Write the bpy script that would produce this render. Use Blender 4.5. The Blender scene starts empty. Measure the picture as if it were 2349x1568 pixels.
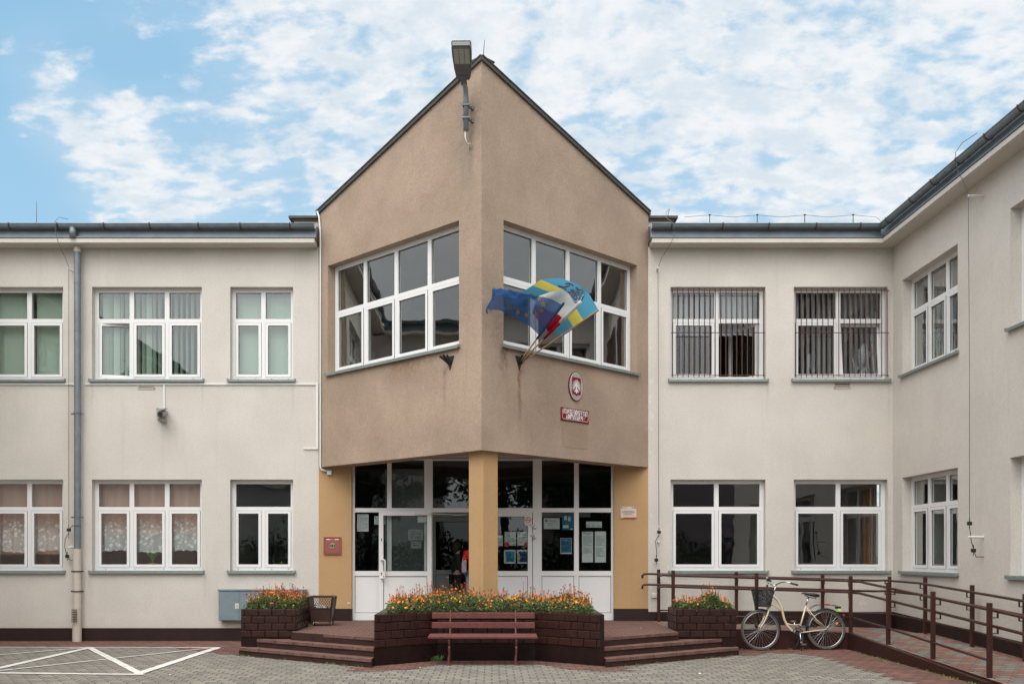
import bpy, math, random
from mathutils import Vector, Matrix
import numpy as np
R = math.radians
random.seed(7)
SC = bpy.context.scene
COL = SC.collection

# ------------------------------------------------------------------ camera
F_PX, HX, HY, DC, EYE = 2240.0, 1130.0, 1269.0, 18.67, 1.67
cam_d = bpy.data.cameras.new('camera')
cam = bpy.data.objects.new('camera', cam_d)
COL.objects.link(cam)
cam.location = (0, -DC, EYE)
cam.rotation_euler = (R(90), 0, 0)
cam_d.sensor_width = 36
cam_d.lens = 36 * F_PX / 2349
cam_d.shift_x = (1174.5 - HX) / 2349
cam_d.shift_y = (HY - 784) / 2349
cam_d.clip_end = 3000
SC.camera = cam

# ------------------------------------------------------------------ light
SC.view_settings.view_transform = 'Standard'
SC.view_settings.look = 'None'
SC.view_settings.exposure = 0.09
SC.view_settings.gamma = 1.0
SUN_DIR = Vector((-0.30, -1.0, 1.55)).normalized()      # towards the sun
sun_el = math.asin(SUN_DIR.z)
sun_d = bpy.data.lights.new('sun', 'SUN')
sun_d.energy = 1.4
sun_d.angle = R(40)
sun_d.color = (1.0, 0.93, 0.85)
sun = bpy.data.objects.new('sun', sun_d)
COL.objects.link(sun)
sun.rotation_euler = SUN_DIR.to_track_quat('Z', 'Y').to_euler()
sun.location = (-8, -14, 16)

world = bpy.data.worlds.new('World')
SC.world = world
world.use_nodes = True
nt = world.node_tree
nt.nodes.clear()

class NT:
    """small helper to write node trees"""
    def __init__(s, tree): s.t = tree
    def n(s, typ, **kw):
        nd = s.t.nodes.new(typ)
        for k, v in kw.items(): setattr(nd, k, v)
        return nd
    def put(s, sock, val):
        if isinstance(val, bpy.types.NodeSocket): s.t.links.new(val, sock)
        elif val is not None: sock.default_value = val
    def math(s, op, a, b=None, c=None, clamp=False):
        nd = s.n('ShaderNodeMath', operation=op, use_clamp=clamp)
        s.put(nd.inputs[0], a); s.put(nd.inputs[1], b); s.put(nd.inputs[2], c)
        return nd.outputs[0]
    def vmath(s, op, a, b=None):
        nd = s.n('ShaderNodeVectorMath', operation=op)
        s.put(nd.inputs[0], a); s.put(nd.inputs[1], b)
        return nd.outputs['Value'] if op in ('DOT_PRODUCT', 'LENGTH') else nd.outputs[0]
    def sep(s, v):
        nd = s.n('ShaderNodeSeparateXYZ'); s.put(nd.inputs[0], v); return nd.outputs
    def comb(s, x, y, z):
        nd = s.n('ShaderNodeCombineXYZ')
        for i, q in enumerate((x, y, z)): s.put(nd.inputs[i], q)
        return nd.outputs[0]
    def noise(s, vec, scale, detail=3, rough=.55, dist=0.0, color=False):
        nd = s.n('ShaderNodeTexNoise'); s.put(nd.inputs['Vector'], vec)
        nd.inputs['Scale'].default_value = scale; nd.inputs['Detail'].default_value = detail
        nd.inputs['Roughness'].default_value = rough; nd.inputs['Distortion'].default_value = dist
        return nd.outputs['Color' if color else 'Fac']
    def ramp(s, v, a, b, to0=0.0, to1=1.0, smooth=True):
        nd = s.n('ShaderNodeMapRange'); nd.interpolation_type = 'SMOOTHSTEP' if smooth else 'LINEAR'
        s.put(nd.inputs[0], v)
        for i, q in zip((1, 2, 3, 4), (a, b, to0, to1)): s.put(nd.inputs[i], q)
        return nd.outputs[0]
    def mix(s, f, a, b, mode='MIX'):
        nd = s.n('ShaderNodeMix', data_type='RGBA', blend_type=mode)
        s.put(nd.inputs[0], f); s.put(nd.inputs[6], c4(a)); s.put(nd.inputs[7], c4(b))
        return nd.outputs[2]
def c4(c):
    if isinstance(c, (tuple, list)) and len(c) == 3: return (c[0], c[1], c[2], 1)
    return c

w = NT(nt)
tc = w.n('ShaderNodeTexCoord').outputs['Generated']
sky = w.n('ShaderNodeTexSky', sky_type='NISHITA', sun_disc=False)
sky.sun_elevation = sun_el
sky.sun_rotation = math.atan2(SUN_DIR.x, SUN_DIR.y)
sky.air_density = 1.0; sky.dust_density = 0.6; sky.ozone_density = 1.2
dx, dy, dz = w.sep(tc)
el = w.math('MAXIMUM', dz, 0.02)
px_ = w.math('DIVIDE', dx, w.math('ADD', el, 0.30))
py_ = w.math('DIVIDE', dy, w.math('ADD', el, 0.30))
wrp = w.noise(w.comb(px_, py_, 1.7), 2.2, 3, .5, color=True)
wv = w.n('ShaderNodeVectorMath', operation='SCALE'); w.put(wv.inputs[0], wrp); wv.inputs['Scale'].default_value = .10
pv = w.vmath('ADD', w.comb(w.math('ADD', px_, w.math('MULTIPLY', py_, .06)), w.math('MULTIPLY', py_, 1.25), .62), wv.outputs[0])
big = w.noise(pv, 3.0, 2, .5)
mid = w.noise(pv, 16.5, 2, .5)
fine = w.noise(pv, 36.0, 5, .66)
fld = w.math('ADD', w.math('ADD', w.math('MULTIPLY', big, .30), w.math('MULTIPLY', mid, .64)), w.math('MULTIPLY', fine, .34))
# cover grows towards the east (right) and a single bank stands in the clear western part
side = w.ramp(w.math('SUBTRACT', w.math('ABSOLUTE', dx), w.math('MAXIMUM', dy, 0)), .0, .45)
back = w.math('MAXIMUM', w.ramp(dy, .05, -.15), side)
ang = w.math('DIVIDE', dx, w.math('MAXIMUM', w.math('ABSOLUTE', dy), .05))
elv = w.math('DIVIDE', dz, w.math('MAXIMUM', w.math('ABSOLUTE', dy), .05))
edge = w.math('SUBTRACT', ang, w.math('MULTIPLY', w.math('SUBTRACT', .55, elv), .62))
cover = w.ramp(edge, -.55, -.20, -.24, .122)
bx = w.math('DIVIDE', w.math('ADD', ang, .405), .075)
bz = w.math('DIVIDE', w.math('SUBTRACT', w.math('ADD', elv, w.math('MULTIPLY', w.math('ADD', ang, .405), .7)), .42), .055)
r2 = w.math('ADD', w.math('MULTIPLY', bx, bx), w.math('MULTIPLY', bz, bz))
bank = w.math('MULTIPLY', w.math('EXPONENT', w.math('MULTIPLY', r2, -.5)), .42)
cover = w.math('ADD', cover, bank)
cover = w.math('MINIMUM', cover, .122)
cover = w.math('ADD', w.math('MULTIPLY', cover, w.math('SUBTRACT', 1.0, back)), w.math('MULTIPLY', back, .27))
val = w.math('ADD', fld, cover)
alpha = w.ramp(val, .615, .80)
shade = w.ramp(w.noise(pv, 16.0, 4, .6), .35, .65)
cloud = w.mix(shade, (.68, .755, .82), (.87, .885, .90))
lowgrey = w.mix(w.ramp(w.math('ADD', dz, w.math('MULTIPLY', w.math('SUBTRACT', mid, .5), .5)), .05, .65), (.66, .67, .67), (.82, .81, .79))
cloud = w.mix(w.math('MULTIPLY', back, .85), cloud, lowgrey)
blue = w.mix(w.ramp(dz, .0, .75), (.46, .74, .93), (.25, .54, .82))
skyc = w.n('ShaderNodeVectorMath', operation='SCALE'); nt.links.new(sky.outputs[0], skyc.inputs[0]); skyc.inputs['Scale'].default_value = .10
blue = w.mix(.22, blue, skyc.outputs[0])
veil = w.ramp(w.math('ADD', w.math('MULTIPLY', big, .6), cover), .10, .50)
skycol = w.mix(w.math('MULTIPLY', veil, .30), blue, cloud)
skycol = w.mix(w.math('MULTIPLY', alpha, .93), skycol, cloud)
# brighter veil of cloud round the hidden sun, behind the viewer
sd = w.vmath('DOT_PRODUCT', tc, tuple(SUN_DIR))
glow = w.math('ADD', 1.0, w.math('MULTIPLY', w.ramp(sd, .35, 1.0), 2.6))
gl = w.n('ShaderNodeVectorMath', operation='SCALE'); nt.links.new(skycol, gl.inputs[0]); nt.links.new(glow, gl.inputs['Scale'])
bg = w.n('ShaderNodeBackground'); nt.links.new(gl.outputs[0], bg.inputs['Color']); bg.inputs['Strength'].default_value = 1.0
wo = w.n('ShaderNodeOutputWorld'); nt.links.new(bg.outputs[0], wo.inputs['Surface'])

# ------------------------------------------------------------------ geometry helpers
def XX(px, Y=0.0): return (px - HX) * (DC + Y) / F_PX
def ZZ(py, Y=0.0): return EYE + (HY - py) * (DC + Y) / F_PX
def ground_at(px, py, z=0.0):
    d = F_PX * (EYE - z) / (py - HY)
    return ((px - HX) * d / F_PX, d - DC)

class Fr:
    """frame on a wall: u along it (left to right as seen), v into it, w up"""
    def __init__(s, ox, oy, ux, uy):
        l = math.hypot(ux, uy); ux /= l; uy /= l
        s.m = Matrix(((ux, -uy, 0, ox), (uy, ux, 0, oy), (0, 0, 1, 0), (0, 0, 0, 1)))
    def p(s, u, v, w): return s.m @ Vector((u, v, w))
FRONT = Fr(0, 0, 1, 0)

class MB:
    def __init__(s, fr=None):
        s.v = []; s.f = []; s.mi = []; s.m = fr.m if isinstance(fr, Fr) else fr
    def add(s, pts, faces, m=0):
        k = len(s.v)
        if s.m is not None: s.v += [tuple(s.m @ Vector(p)) for p in pts]
        else: s.v += [tuple(p) for p in pts]
        s.f += [tuple(i + k for i in q) for q in faces]; s.mi += [m] * len(faces)
    def box(s, x0, x1, y0, y1, z0, z1, m=0):
        P = [(x, y, z) for z in (z0, z1) for y in (y0, y1) for x in (x0, x1)]
        s.add(P, [(0, 2, 3, 1), (4, 5, 7, 6), (0, 1, 5, 4), (2, 6, 7, 3), (0, 4, 6, 2), (1, 3, 7, 5)], m)
    def bbox(s, x0, x1, y0, y1, z0, z1, b=.01, m=0):
        """box with bevelled edges"""
        import itertools
        pts = []; c = [(x0, x1), (y0, y1), (z0, z1)]
        idx = {}
        for sx, sy, sz in itertools.product((0, 1), repeat=3):
            cor = [c[0][sx], c[1][sy], c[2][sz]]; sg = [1 - 2 * sx, 1 - 2 * sy, 1 - 2 * sz]
            for a in range(3):
                q = list(cor)
                for k in range(3):
                    if k != a: q[k] += sg[k] * b
                idx[(sx, sy, sz, a)] = len(pts); pts.append(q)
        fs = []
        for a in range(3):
            o = [k for k in range(3) if k != a]
            for sgn in (0, 1):
                q = []
                for i, j in ((0, 0), (1, 0), (1, 1), (0, 1)):
                    t = [0, 0, 0]; t[a] = sgn; t[o[0]] = i; t[o[1]] = j
                    q.append(idx[(t[0], t[1], t[2], a)])
                fs.append(q)
        for a in range(3):
            o = [k for k in range(3) if k != a]
            for i in (0, 1):
                for j in (0, 1):
                    t0 = [0, 0, 0]; t0[o[0]] = i; t0[o[1]] = j; t1 = list(t0); t1[a] = 1
                    fs.append([idx[(*t0, o[0])], idx[(*t1, o[0])], idx[(*t1, o[1])], idx[(*t0, o[1])]])
        for sx, sy, sz in itertools.product((0, 1), repeat=3):
            fs.append([idx[(sx, sy, sz, a)] for a in range(3)])
        s.add(pts, fs, m)
    def quad(s, a, b, c, d, m=0): s.add([a, b, c, d], [(0, 1, 2, 3)], m)
    def prism(s, poly, z0, z1, m=0, top=None):
        n = len(poly)
        za = z1 if callable(z1) else (lambda x, y: z1)
        P = [(x, y, z0) for x, y in poly] + [(x, y, za(x, y)) for x, y in poly]
        s.add(P, [tuple(range(n))[::-1]] + [(i, (i + 1) % n, n + (i + 1) % n, n + i) for i in range(n)], m)
        s.add([(x, y, za(x, y)) for x, y in poly], [tuple(range(n))], m if top is None else top)
    def extrude(s, pts, vec, m=0):
        n = len(pts); vec = Vector(vec)
        P = [Vector(p) for p in pts]; P += [p + vec for p in P]
        s.add(P, [tuple(range(n))[::-1], tuple(range(n, 2 * n))] + [(i, (i + 1) % n, n + (i + 1) % n, n + i) for i in range(n)], m)
    def tube(s, pts, r, n=8, m=0, cap=True, flat=1.0):
        pts = [Vector(p) for p in pts]; k = len(pts)
        rr = r if isinstance(r, (list, tuple)) else [r] * k
        up = None; P = []
        for i, p in enumerate(pts):
            d = (pts[min(i + 1, k - 1)] - pts[max(i - 1, 0)])
            d = d.normalized() if d.length > 1e-9 else Vector((0, 0, 1))
            if up is None:
                up = Vector((0, 0, 1)) if abs(d.z) < .9 else Vector((0, 1, 0))
            a = d.cross(up)
            if a.length < 1e-5: a = d.cross(Vector((1, 0, 0)))
            a.normalize(); b = a.cross(d).normalized(); up = b
            for j in range(n):
                t = 2 * math.pi * j / n
                P.append(p + a * (math.cos(t) * rr[i]) + b * (math.sin(t) * rr[i] * flat))
        fs = []
        for i in range(k - 1):
            for j in range(n):
                fs.append((i * n + j, i * n + (j + 1) % n, (i + 1) * n + (j + 1) % n, (i + 1) * n + j))
        if cap: fs += [tuple(range(n))[::-1], tuple(range((k - 1) * n, k * n))]
        s.add(P, fs, m)
    def bar(s, a, b, wd, th, m=0, side=(0, 0, 1)):
        """rectangular bar from a to b; th along `side`, wd across"""
        a = Vector(a); b = Vector(b); d = (b - a).normalized(); sd = Vector(side)
        x = d.cross(sd)
        if x.length < 1e-4: x = d.cross(Vector((1, 0, 0)))
        x.normalize(); y = x.cross(d).normalized()
        P = [q + x * i * wd / 2 + y * j * th / 2 for q in (a, b) for i, j in ((-1, -1), (1, -1), (1, 1), (-1, 1))]
        s.add(P, [(3, 2, 1, 0), (4, 5, 6, 7), (0, 1, 5, 4), (1, 2, 6, 5), (2, 3, 7, 6), (3, 0, 4, 7)], m)
    def torus(s, c, ax, R0, r, n=48, k=8, a0=0, a1=2 * math.pi, m=0, flat=1.0):
        """ring round axis ax"""
        c = Vector(c); ax = Vector(ax).normalized()
        e = ax.cross(Vector((0, 0, 1)));
        if e.length < 1e-4: e = Vector((1, 0, 0))
        e.normalize(); g = ax.cross(e).normalized()
        full = abs(a1 - a0) > 6.28; cnt = n if full else n + 1
        P = []
        for i in range(cnt):
            t = a0 + (a1 - a0) * i / n
            rad = e * math.cos(t) + g * math.sin(t)
            for j in range(k):
                q = 2 * math.pi * j / k
                P.append(c + rad * (R0 + r * math.cos(q)) + ax * (r * flat * math.sin(q)))
        fs = []
        for i in range(n if full else n):
            i2 = (i + 1) % cnt
            for j in range(k): fs.append((i * k + j, i2 * k + j, i2 * k + (j + 1) % k, i * k + (j + 1) % k))
        s.add(P, fs, m)
    def ball(s, c, r, nu=12, nv=8, m=0, sc=(1, 1, 1)):
        P = [(c[0], c[1], c[2] + r * sc[2])]
        for i in range(1, nv):
            for j in range(nu):
                t = math.pi * i / nv; q = 2 * math.pi * j / nu
                P.append((c[0] + r * sc[0] * math.sin(t) * math.cos(q), c[1] + r * sc[1] * math.sin(t) * math.sin(q), c[2] + r * sc[2] * math.cos(t)))
        P.append((c[0], c[1], c[2] - r * sc[2])); L = len(P) - 1
        fs = [(0, 1 + j, 1 + (j + 1) % nu) for j in range(nu)]
        for i in range(nv - 2):
            for j in range(nu):
                a = 1 + i * nu; fs.append((a + j, a + nu + j, a + nu + (j + 1) % nu, a + (j + 1) % nu))
        a = 1 + (nv - 2) * nu
        fs += [(a + j, L, a + (j + 1) % nu) for j in range(nu)]
        s.add(P, fs, m)
    def poly(s, pts, m=0): s.add(pts, [tuple(range(len(pts)))], m)
    def text(s, body, o, xd, ud, size, sx=1.0, align='CENTER', m=0, spacing=1.0, shear=0.0, thin=0.0):
        cu = bpy.data.curves.new('t', 'FONT'); cu.body = body; cu.align_x = align; cu.size = size
        cu.space_character = spacing; cu.shear = shear; cu.offset = -thin; cu.resolution_u = 3
        ob = bpy.data.objects.new('t', cu); COL.objects.link(ob)
        dg = bpy.context.evaluated_depsgraph_get(); me = bpy.data.meshes.new_from_object(ob.evaluated_get(dg))
        xd = Vector(xd).normalized(); ud = Vector(ud).normalized(); o = Vector(o)
        s.add([o + xd * (v.co.x * sx) + ud * v.co.y for v in me.vertices], [tuple(p.vertices) for p in me.polygons], m)
        bpy.data.objects.remove(ob); bpy.data.curves.remove(cu); bpy.data.meshes.remove(me)
    def build(s, name, mats, parent=None, smooth=False, recalc=True):
        me = bpy.data.meshes.new(name)
        v = s.v
        loc = (0, 0, 0)
        me.from_pydata(v, [], s.f)
        if not isinstance(mats, (list, tuple)): mats = [mats]
        for q in mats: me.materials.append(q)
        if len(mats) > 1: me.polygons.foreach_set('material_index', s.mi)
        if recalc:
            import bmesh
            b = bmesh.new(); b.from_mesh(me); bmesh.ops.recalc_face_normals(b, faces=b.faces); b.to_mesh(me); b.free()
        if smooth:
            me.polygons.foreach_set('use_smooth', [True] * len(me.polygons))
            if smooth != 'all': me.set_sharp_from_angle(angle=R(40))
        me.update()
        o = bpy.data.objects.new(name, me); COL.objects.link(o)
        if parent is not None:
            o.parent = parent
            o.matrix_parent_inverse = Matrix.Translation(-parent.location) if parent.type == 'EMPTY' and parent.rotation_euler.z == 0 else Matrix.Identity(4)
        return o

def tag(o, label=None, cat=None, group=None, kind=None):
    if label: o['label'] = label
    if cat: o['category'] = cat
    if group: o['group'] = group
    if kind: o['kind'] = kind
    return o
def thing(name, label, cat, loc=(0, 0, 0), group=None):
    o = bpy.data.objects.new(name, None); COL.objects.link(o); o.location = loc
    o.empty_display_size = .2
    tag(o, label, cat, group); return o

# ------------------------------------------------------------------ materials
def mat(name, col, rough=.6, metal=0.0, spec=.5, var=0.0, vscale=8.0, bump=0.0, bscale=60.0, bdet=3, dist=.01, alpha=None, fn=None, coat=0.0):
    m = bpy.data.materials.new(name); m.use_nodes = True
    t = NT(m.node_tree); b = m.node_tree.nodes['Principled BSDF']
    b.inputs['Roughness'].default_value = rough; b.inputs['Metallic'].default_value = metal
    b.inputs['Specular IOR Level'].default_value = spec; b.inputs['Coat Weight'].default_value = coat
    co = t.n('ShaderNodeTexCoord').outputs['Object']
    c = c4(col)
    if var:
        nz = t.noise(co, vscale, 5, .6)
        f = t.ramp(nz, .25, .75, 1 - var, 1 + var, False)
        sc = t.n('ShaderNodeVectorMath', operation='SCALE'); sc.inputs[0].default_value = col[:3]
        t.put(sc.inputs['Scale'], f); c = sc.outputs[0]
    if fn: c = fn(t, co, c, b)
    t.put(b.inputs['Base Color'], c)
    if bump:
        bm = t.n('ShaderNodeBump'); bm.inputs['Strength'].default_value = bump; bm.inputs['Distance'].default_value = dist
        t.put(bm.inputs['Height'], t.noise(co, bscale, bdet, .6)); t.put(b.inputs['Normal'], bm.outputs[0])
    return m

def plaster(col, dirt=.10, streaks=(), low=None, grain=.09):
    """scraped render: grain, faint blotches, dirt runs of their own shape"""
    def fn(t, co, c, b):
        base = t.mix(t.ramp(t.noise(co, .9, 5, .6), .32, .68), tuple(x * (1 - dirt) for x in col), tuple(min(1, x * (1 + dirt * .5)) for x in col))
        g = t.ramp(t.noise(co, 30, 4, .8), .3, .7, 1 - grain, 1 + grain, False)
        sc = t.n('ShaderNodeVectorMath', operation='SCALE'); t.put(sc.inputs[0], base); t.put(sc.inputs['Scale'], g)
        base = sc.outputs[0]
        # vertical run marks
        x, y, z = t.sep(co)
        runs = t.noise(t.comb(t.math('MULTIPLY', x, 5.0), t.math('MULTIPLY', y, 5.0), t.math('MULTIPLY', z, .35)), 1.0, 4, .6)
        base = t.mix(t.math('MULTIPLY', t.ramp(runs, .56, .75), .22), base, tuple(q * .72 for q in col))
        for (x0, wd, zt, ln, cc, st) in streaks:
            wob = t.math('MULTIPLY', t.math('SUBTRACT', t.noise(co, 6, 3), .5), wd * 1.6)
            ddx = t.math('ABSOLUTE', t.math('ADD', t.math('SUBTRACT', x, x0), wob))
            fx = t.ramp(ddx, wd, 0.0)
            fz = t.math('MULTIPLY', t.ramp(z, zt - ln, zt), t.ramp(z, zt + .04, zt))
            f = t.math('MULTIPLY', t.math('MULTIPLY', fx, fz), t.ramp(t.noise(co, 14, 4, .6), .3, .6, .35 * st, st))
            base = t.mix(f, base, cc)
        if low:
            zz, h, cc = low
            nz = t.math('ADD', z, t.math('MULTIPLY', t.noise(co, 5, 4), .25))
            base = t.mix(t.math('MULTIPLY', t.ramp(nz, zz + h, zz), .55), base, cc)
        return base
    m = mat('plaster', col, rough=.92, spec=.2, bump=.6, bscale=60, bdet=3, dist=.010, fn=fn)
    return m

M = {}
CREAM = (.585, .545, .495)
M['cream'] = plaster(CREAM, .06, low=(.25, .35, (.50, .45, .38)), streaks=[(-7.66, .05, 5.0, .9, (.42,.38,.32), .6), (-5.55, .04, 5.0, .8, (.42,.38,.32), .5), (-3.82, .05, 5.0, 1.0, (.42,.38,.32), .5), (-7.7, .05, 1.32, .7, (.42,.38,.32), .5), (-5.5, .05, 1.32, .8, (.42,.38,.32), .6), (-4.9, .3, 1.32, .4, (.45,.41,.35), .4), (5.25, .05, 5.0, .9, (.42,.38,.32), .55), (7.58, .04, 5.0, 1.2, (.42,.38,.32), .6), (-9.6,.06,7.5,1.2,(.44,.40,.34),.5), (6.2,.5,7.5,.6,(.46,.42,.36),.35), (-6.2,.8,7.5,.5,(.46,.42,.36),.35), (-8.0, .35, 5.0, 1.1, (.48, .43, .37), .35), (-4.4, .2, 4.95, .9, (.48, .43, .37), .3), (5.6, .4, 5.0, .8, (.5, .44, .37), .35), (3.2, .12, 6.2, 3.2, (.5, .45, .4), .35)])
M['tan'] = plaster((.365, .275, .210), .14, grain=.16, streaks=[
    (.45, .055, 4.70, 1.3, (.17, .085, .04), .85), (-.80, .05, 4.72, .9, (.17, .13, .10), .6),
    (.12, .30, 5.95, 1.9, (.20, .16, .125), .85), (.18, .10, 5.05, .7, (.12, .08, .055), .8),
    (-1.5, .55, 5.02, .55, (.25, .165, .105), 1.0), (-2.5, .3, 5.0, .4, (.28, .20, .14), .5),
    (-.45, .16, 9.0, 2.2, (.22, .18, .145), .75), (-.35, .07, 8.5, 1.2, (.16, .13, .11), .55), (1.6, .35, 5.0, .7, (.28, .21, .15), .5), (2.2, .6, 8.0, 1.3, (.30, .23, .175), .5)])
M['yellow'] = plaster((.45, .285, .145), .05, grain=.06)
M['plinth'] = mat('plinth_paint', (.026, .013, .011), .6, spec=.25, var=.18, vscale=3, bump=.4, bscale=40)
M['soffit'] = mat('soffit_paint', (.55, .53, .50), .8, var=.05, bump=.2)
M['pvc'] = mat('white_frame', (.74, .735, .725), .35, var=.02, vscale=3)
M['gasket'] = mat('gasket', (.03, .03, .03), .6)
M['sill'] = mat('sill_metal', (.23, .26, .25), .45, metal=.3, var=.12, vscale=12)
M['zinc'] = mat('zinc_paint', (.175, .205, .222), .45, metal=.25, var=.22, vscale=5, bump=.15, bscale=12)
M['zinc2'] = mat('zinc_fascia', (.15, .178, .196), .42, metal=.25, var=.24, vscale=3, bump=.25, bscale=6)
M['rust'] = mat('rust_strap', (.085, .040, .030), .8, var=.3, vscale=30)
M['coping'] = mat('coping_sheet', (.085, .082, .075), .7, metal=.0, spec=.2, var=.2)
M['beige_pipe'] = mat('beige_pipe', (.52, .46, .39), .55, var=.06)
M['brown'] = mat('brown_paint', (.036, .013, .010), .5, spec=.25, var=.22, vscale=9, bump=.12, bscale=30)
M['rail'] = mat('rail_paint', (.045, .016, .012), .35, spec=.35, var=.2, vscale=14)
M['roof'] = mat('roof_felt', (.09, .09, .09), .9)
M['white'] = mat('white_plastic', (.66, .66, .64), .45, var=.03)
M['wire'] = mat('galvanised_wire', (.16, .165, .17), .5, metal=.5)
M['black'] = mat('black_plastic', (.015, .015, .016), .45)
M['steel'] = mat('bright_steel', (.55, .55, .55), .22, metal=1)
M['room'] = mat('room_wall', (.30, .28, .25), .9)
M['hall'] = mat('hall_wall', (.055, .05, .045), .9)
M['peach'] = mat('peach_room', (.60, .30, .19), .9)
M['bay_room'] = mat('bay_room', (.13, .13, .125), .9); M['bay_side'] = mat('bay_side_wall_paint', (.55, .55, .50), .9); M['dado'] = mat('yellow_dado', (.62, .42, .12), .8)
M['grey_room'] = mat('grey_room', (.36, .37, .37), .9)
M['wood'] = mat('varnished_wood', (.30, .15, .06), .5, var=.2, vscale=10)

def glass(tint, boost, warp=.07):
    m = bpy.data.materials.new('window_glass'); m.use_nodes = True
    t = NT(m.node_tree); m.node_tree.nodes.clear()
    co = t.n('ShaderNodeTexCoord').outputs['Object']
    bm = t.n('ShaderNodeBump'); bm.inputs['Strength'].default_value = warp; bm.inputs['Distance'].default_value = .05
    t.put(bm.inputs['Height'], t.noise(co, 1.3, 2))
    ge = t.n('ShaderNodeNewGeometry')
    cs = t.math('ABSOLUTE', t.vmath('DOT_PRODUCT', ge.outputs['Incoming'], ge.outputs['Normal']))
    f0 = t.math('ADD', .04, t.math('MULTIPLY', .96, t.math('POWER', t.math('SUBTRACT', 1.0, cs), 5.0)))
    tr = t.n('ShaderNodeBsdfTransparent'); tr.inputs[0].default_value = (*tint, 1)
    gl = t.n('ShaderNodeBsdfGlossy'); gl.inputs['Roughness'].default_value = .012; gl.inputs[0].default_value = (.95, .97, .97, 1)
    t.put(gl.inputs['Normal'], bm.outputs[0])
    f = t.math('MINIMUM', t.math('MULTIPLY', f0, boost), .9)
    mx = t.n('ShaderNodeMixShader'); t.put(mx.inputs[0], f); t.put(mx.inputs[1], tr.outputs[0]); t.put(mx.inputs[2], gl.outputs[0])
    o = t.n('ShaderNodeOutputMaterial'); t.put(o.inputs[0], mx.outputs[0])
    return m
M['glass'] = glass((.90, .93, .91), 3.0)
M['glass_hall'] = glass((.70, .75, .74), 2.0, .03)
M['glass_bay'] = glass((.80, .84, .82), 5.2, .06); M['glass_inner'] = glass((.6, .62, .62), .7, .02)

def cloth(name, col, trans=.5, alpha_fn=None, rough=.8):
    m = bpy.data.materials.new(name); m.use_nodes = True
    t = NT(m.node_tree); m.node_tree.nodes.clear()
    co = t.n('ShaderNodeTexCoord').outputs['Object']
    c = col(t, co) if callable(col) else c4(col)
    d = t.n('ShaderNodeBsdfDiffuse'); t.put(d.inputs[0], c)
    tl = t.n('ShaderNodeBsdfTranslucent'); t.put(tl.inputs[0], c)
    mx = t.n('ShaderNodeMixShader'); mx.inputs[0].default_value = trans
    t.put(mx.inputs[1], d.outputs[0]); t.put(mx.inputs[2], tl.outputs[0]); out = mx.outputs[0]
    if alpha_fn:
        tr = t.n('ShaderNodeBsdfTransparent'); m2 = t.n('ShaderNodeMixShader')
        t.put(m2.inputs[0], alpha_fn(t, co)); t.put(m2.inputs[1], tr.outputs[0]); t.put(m2.inputs[2], out); out = m2.outputs[0]
    o = t.n('ShaderNodeOutputMaterial'); t.put(o.inputs[0], out)
    return m
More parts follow.
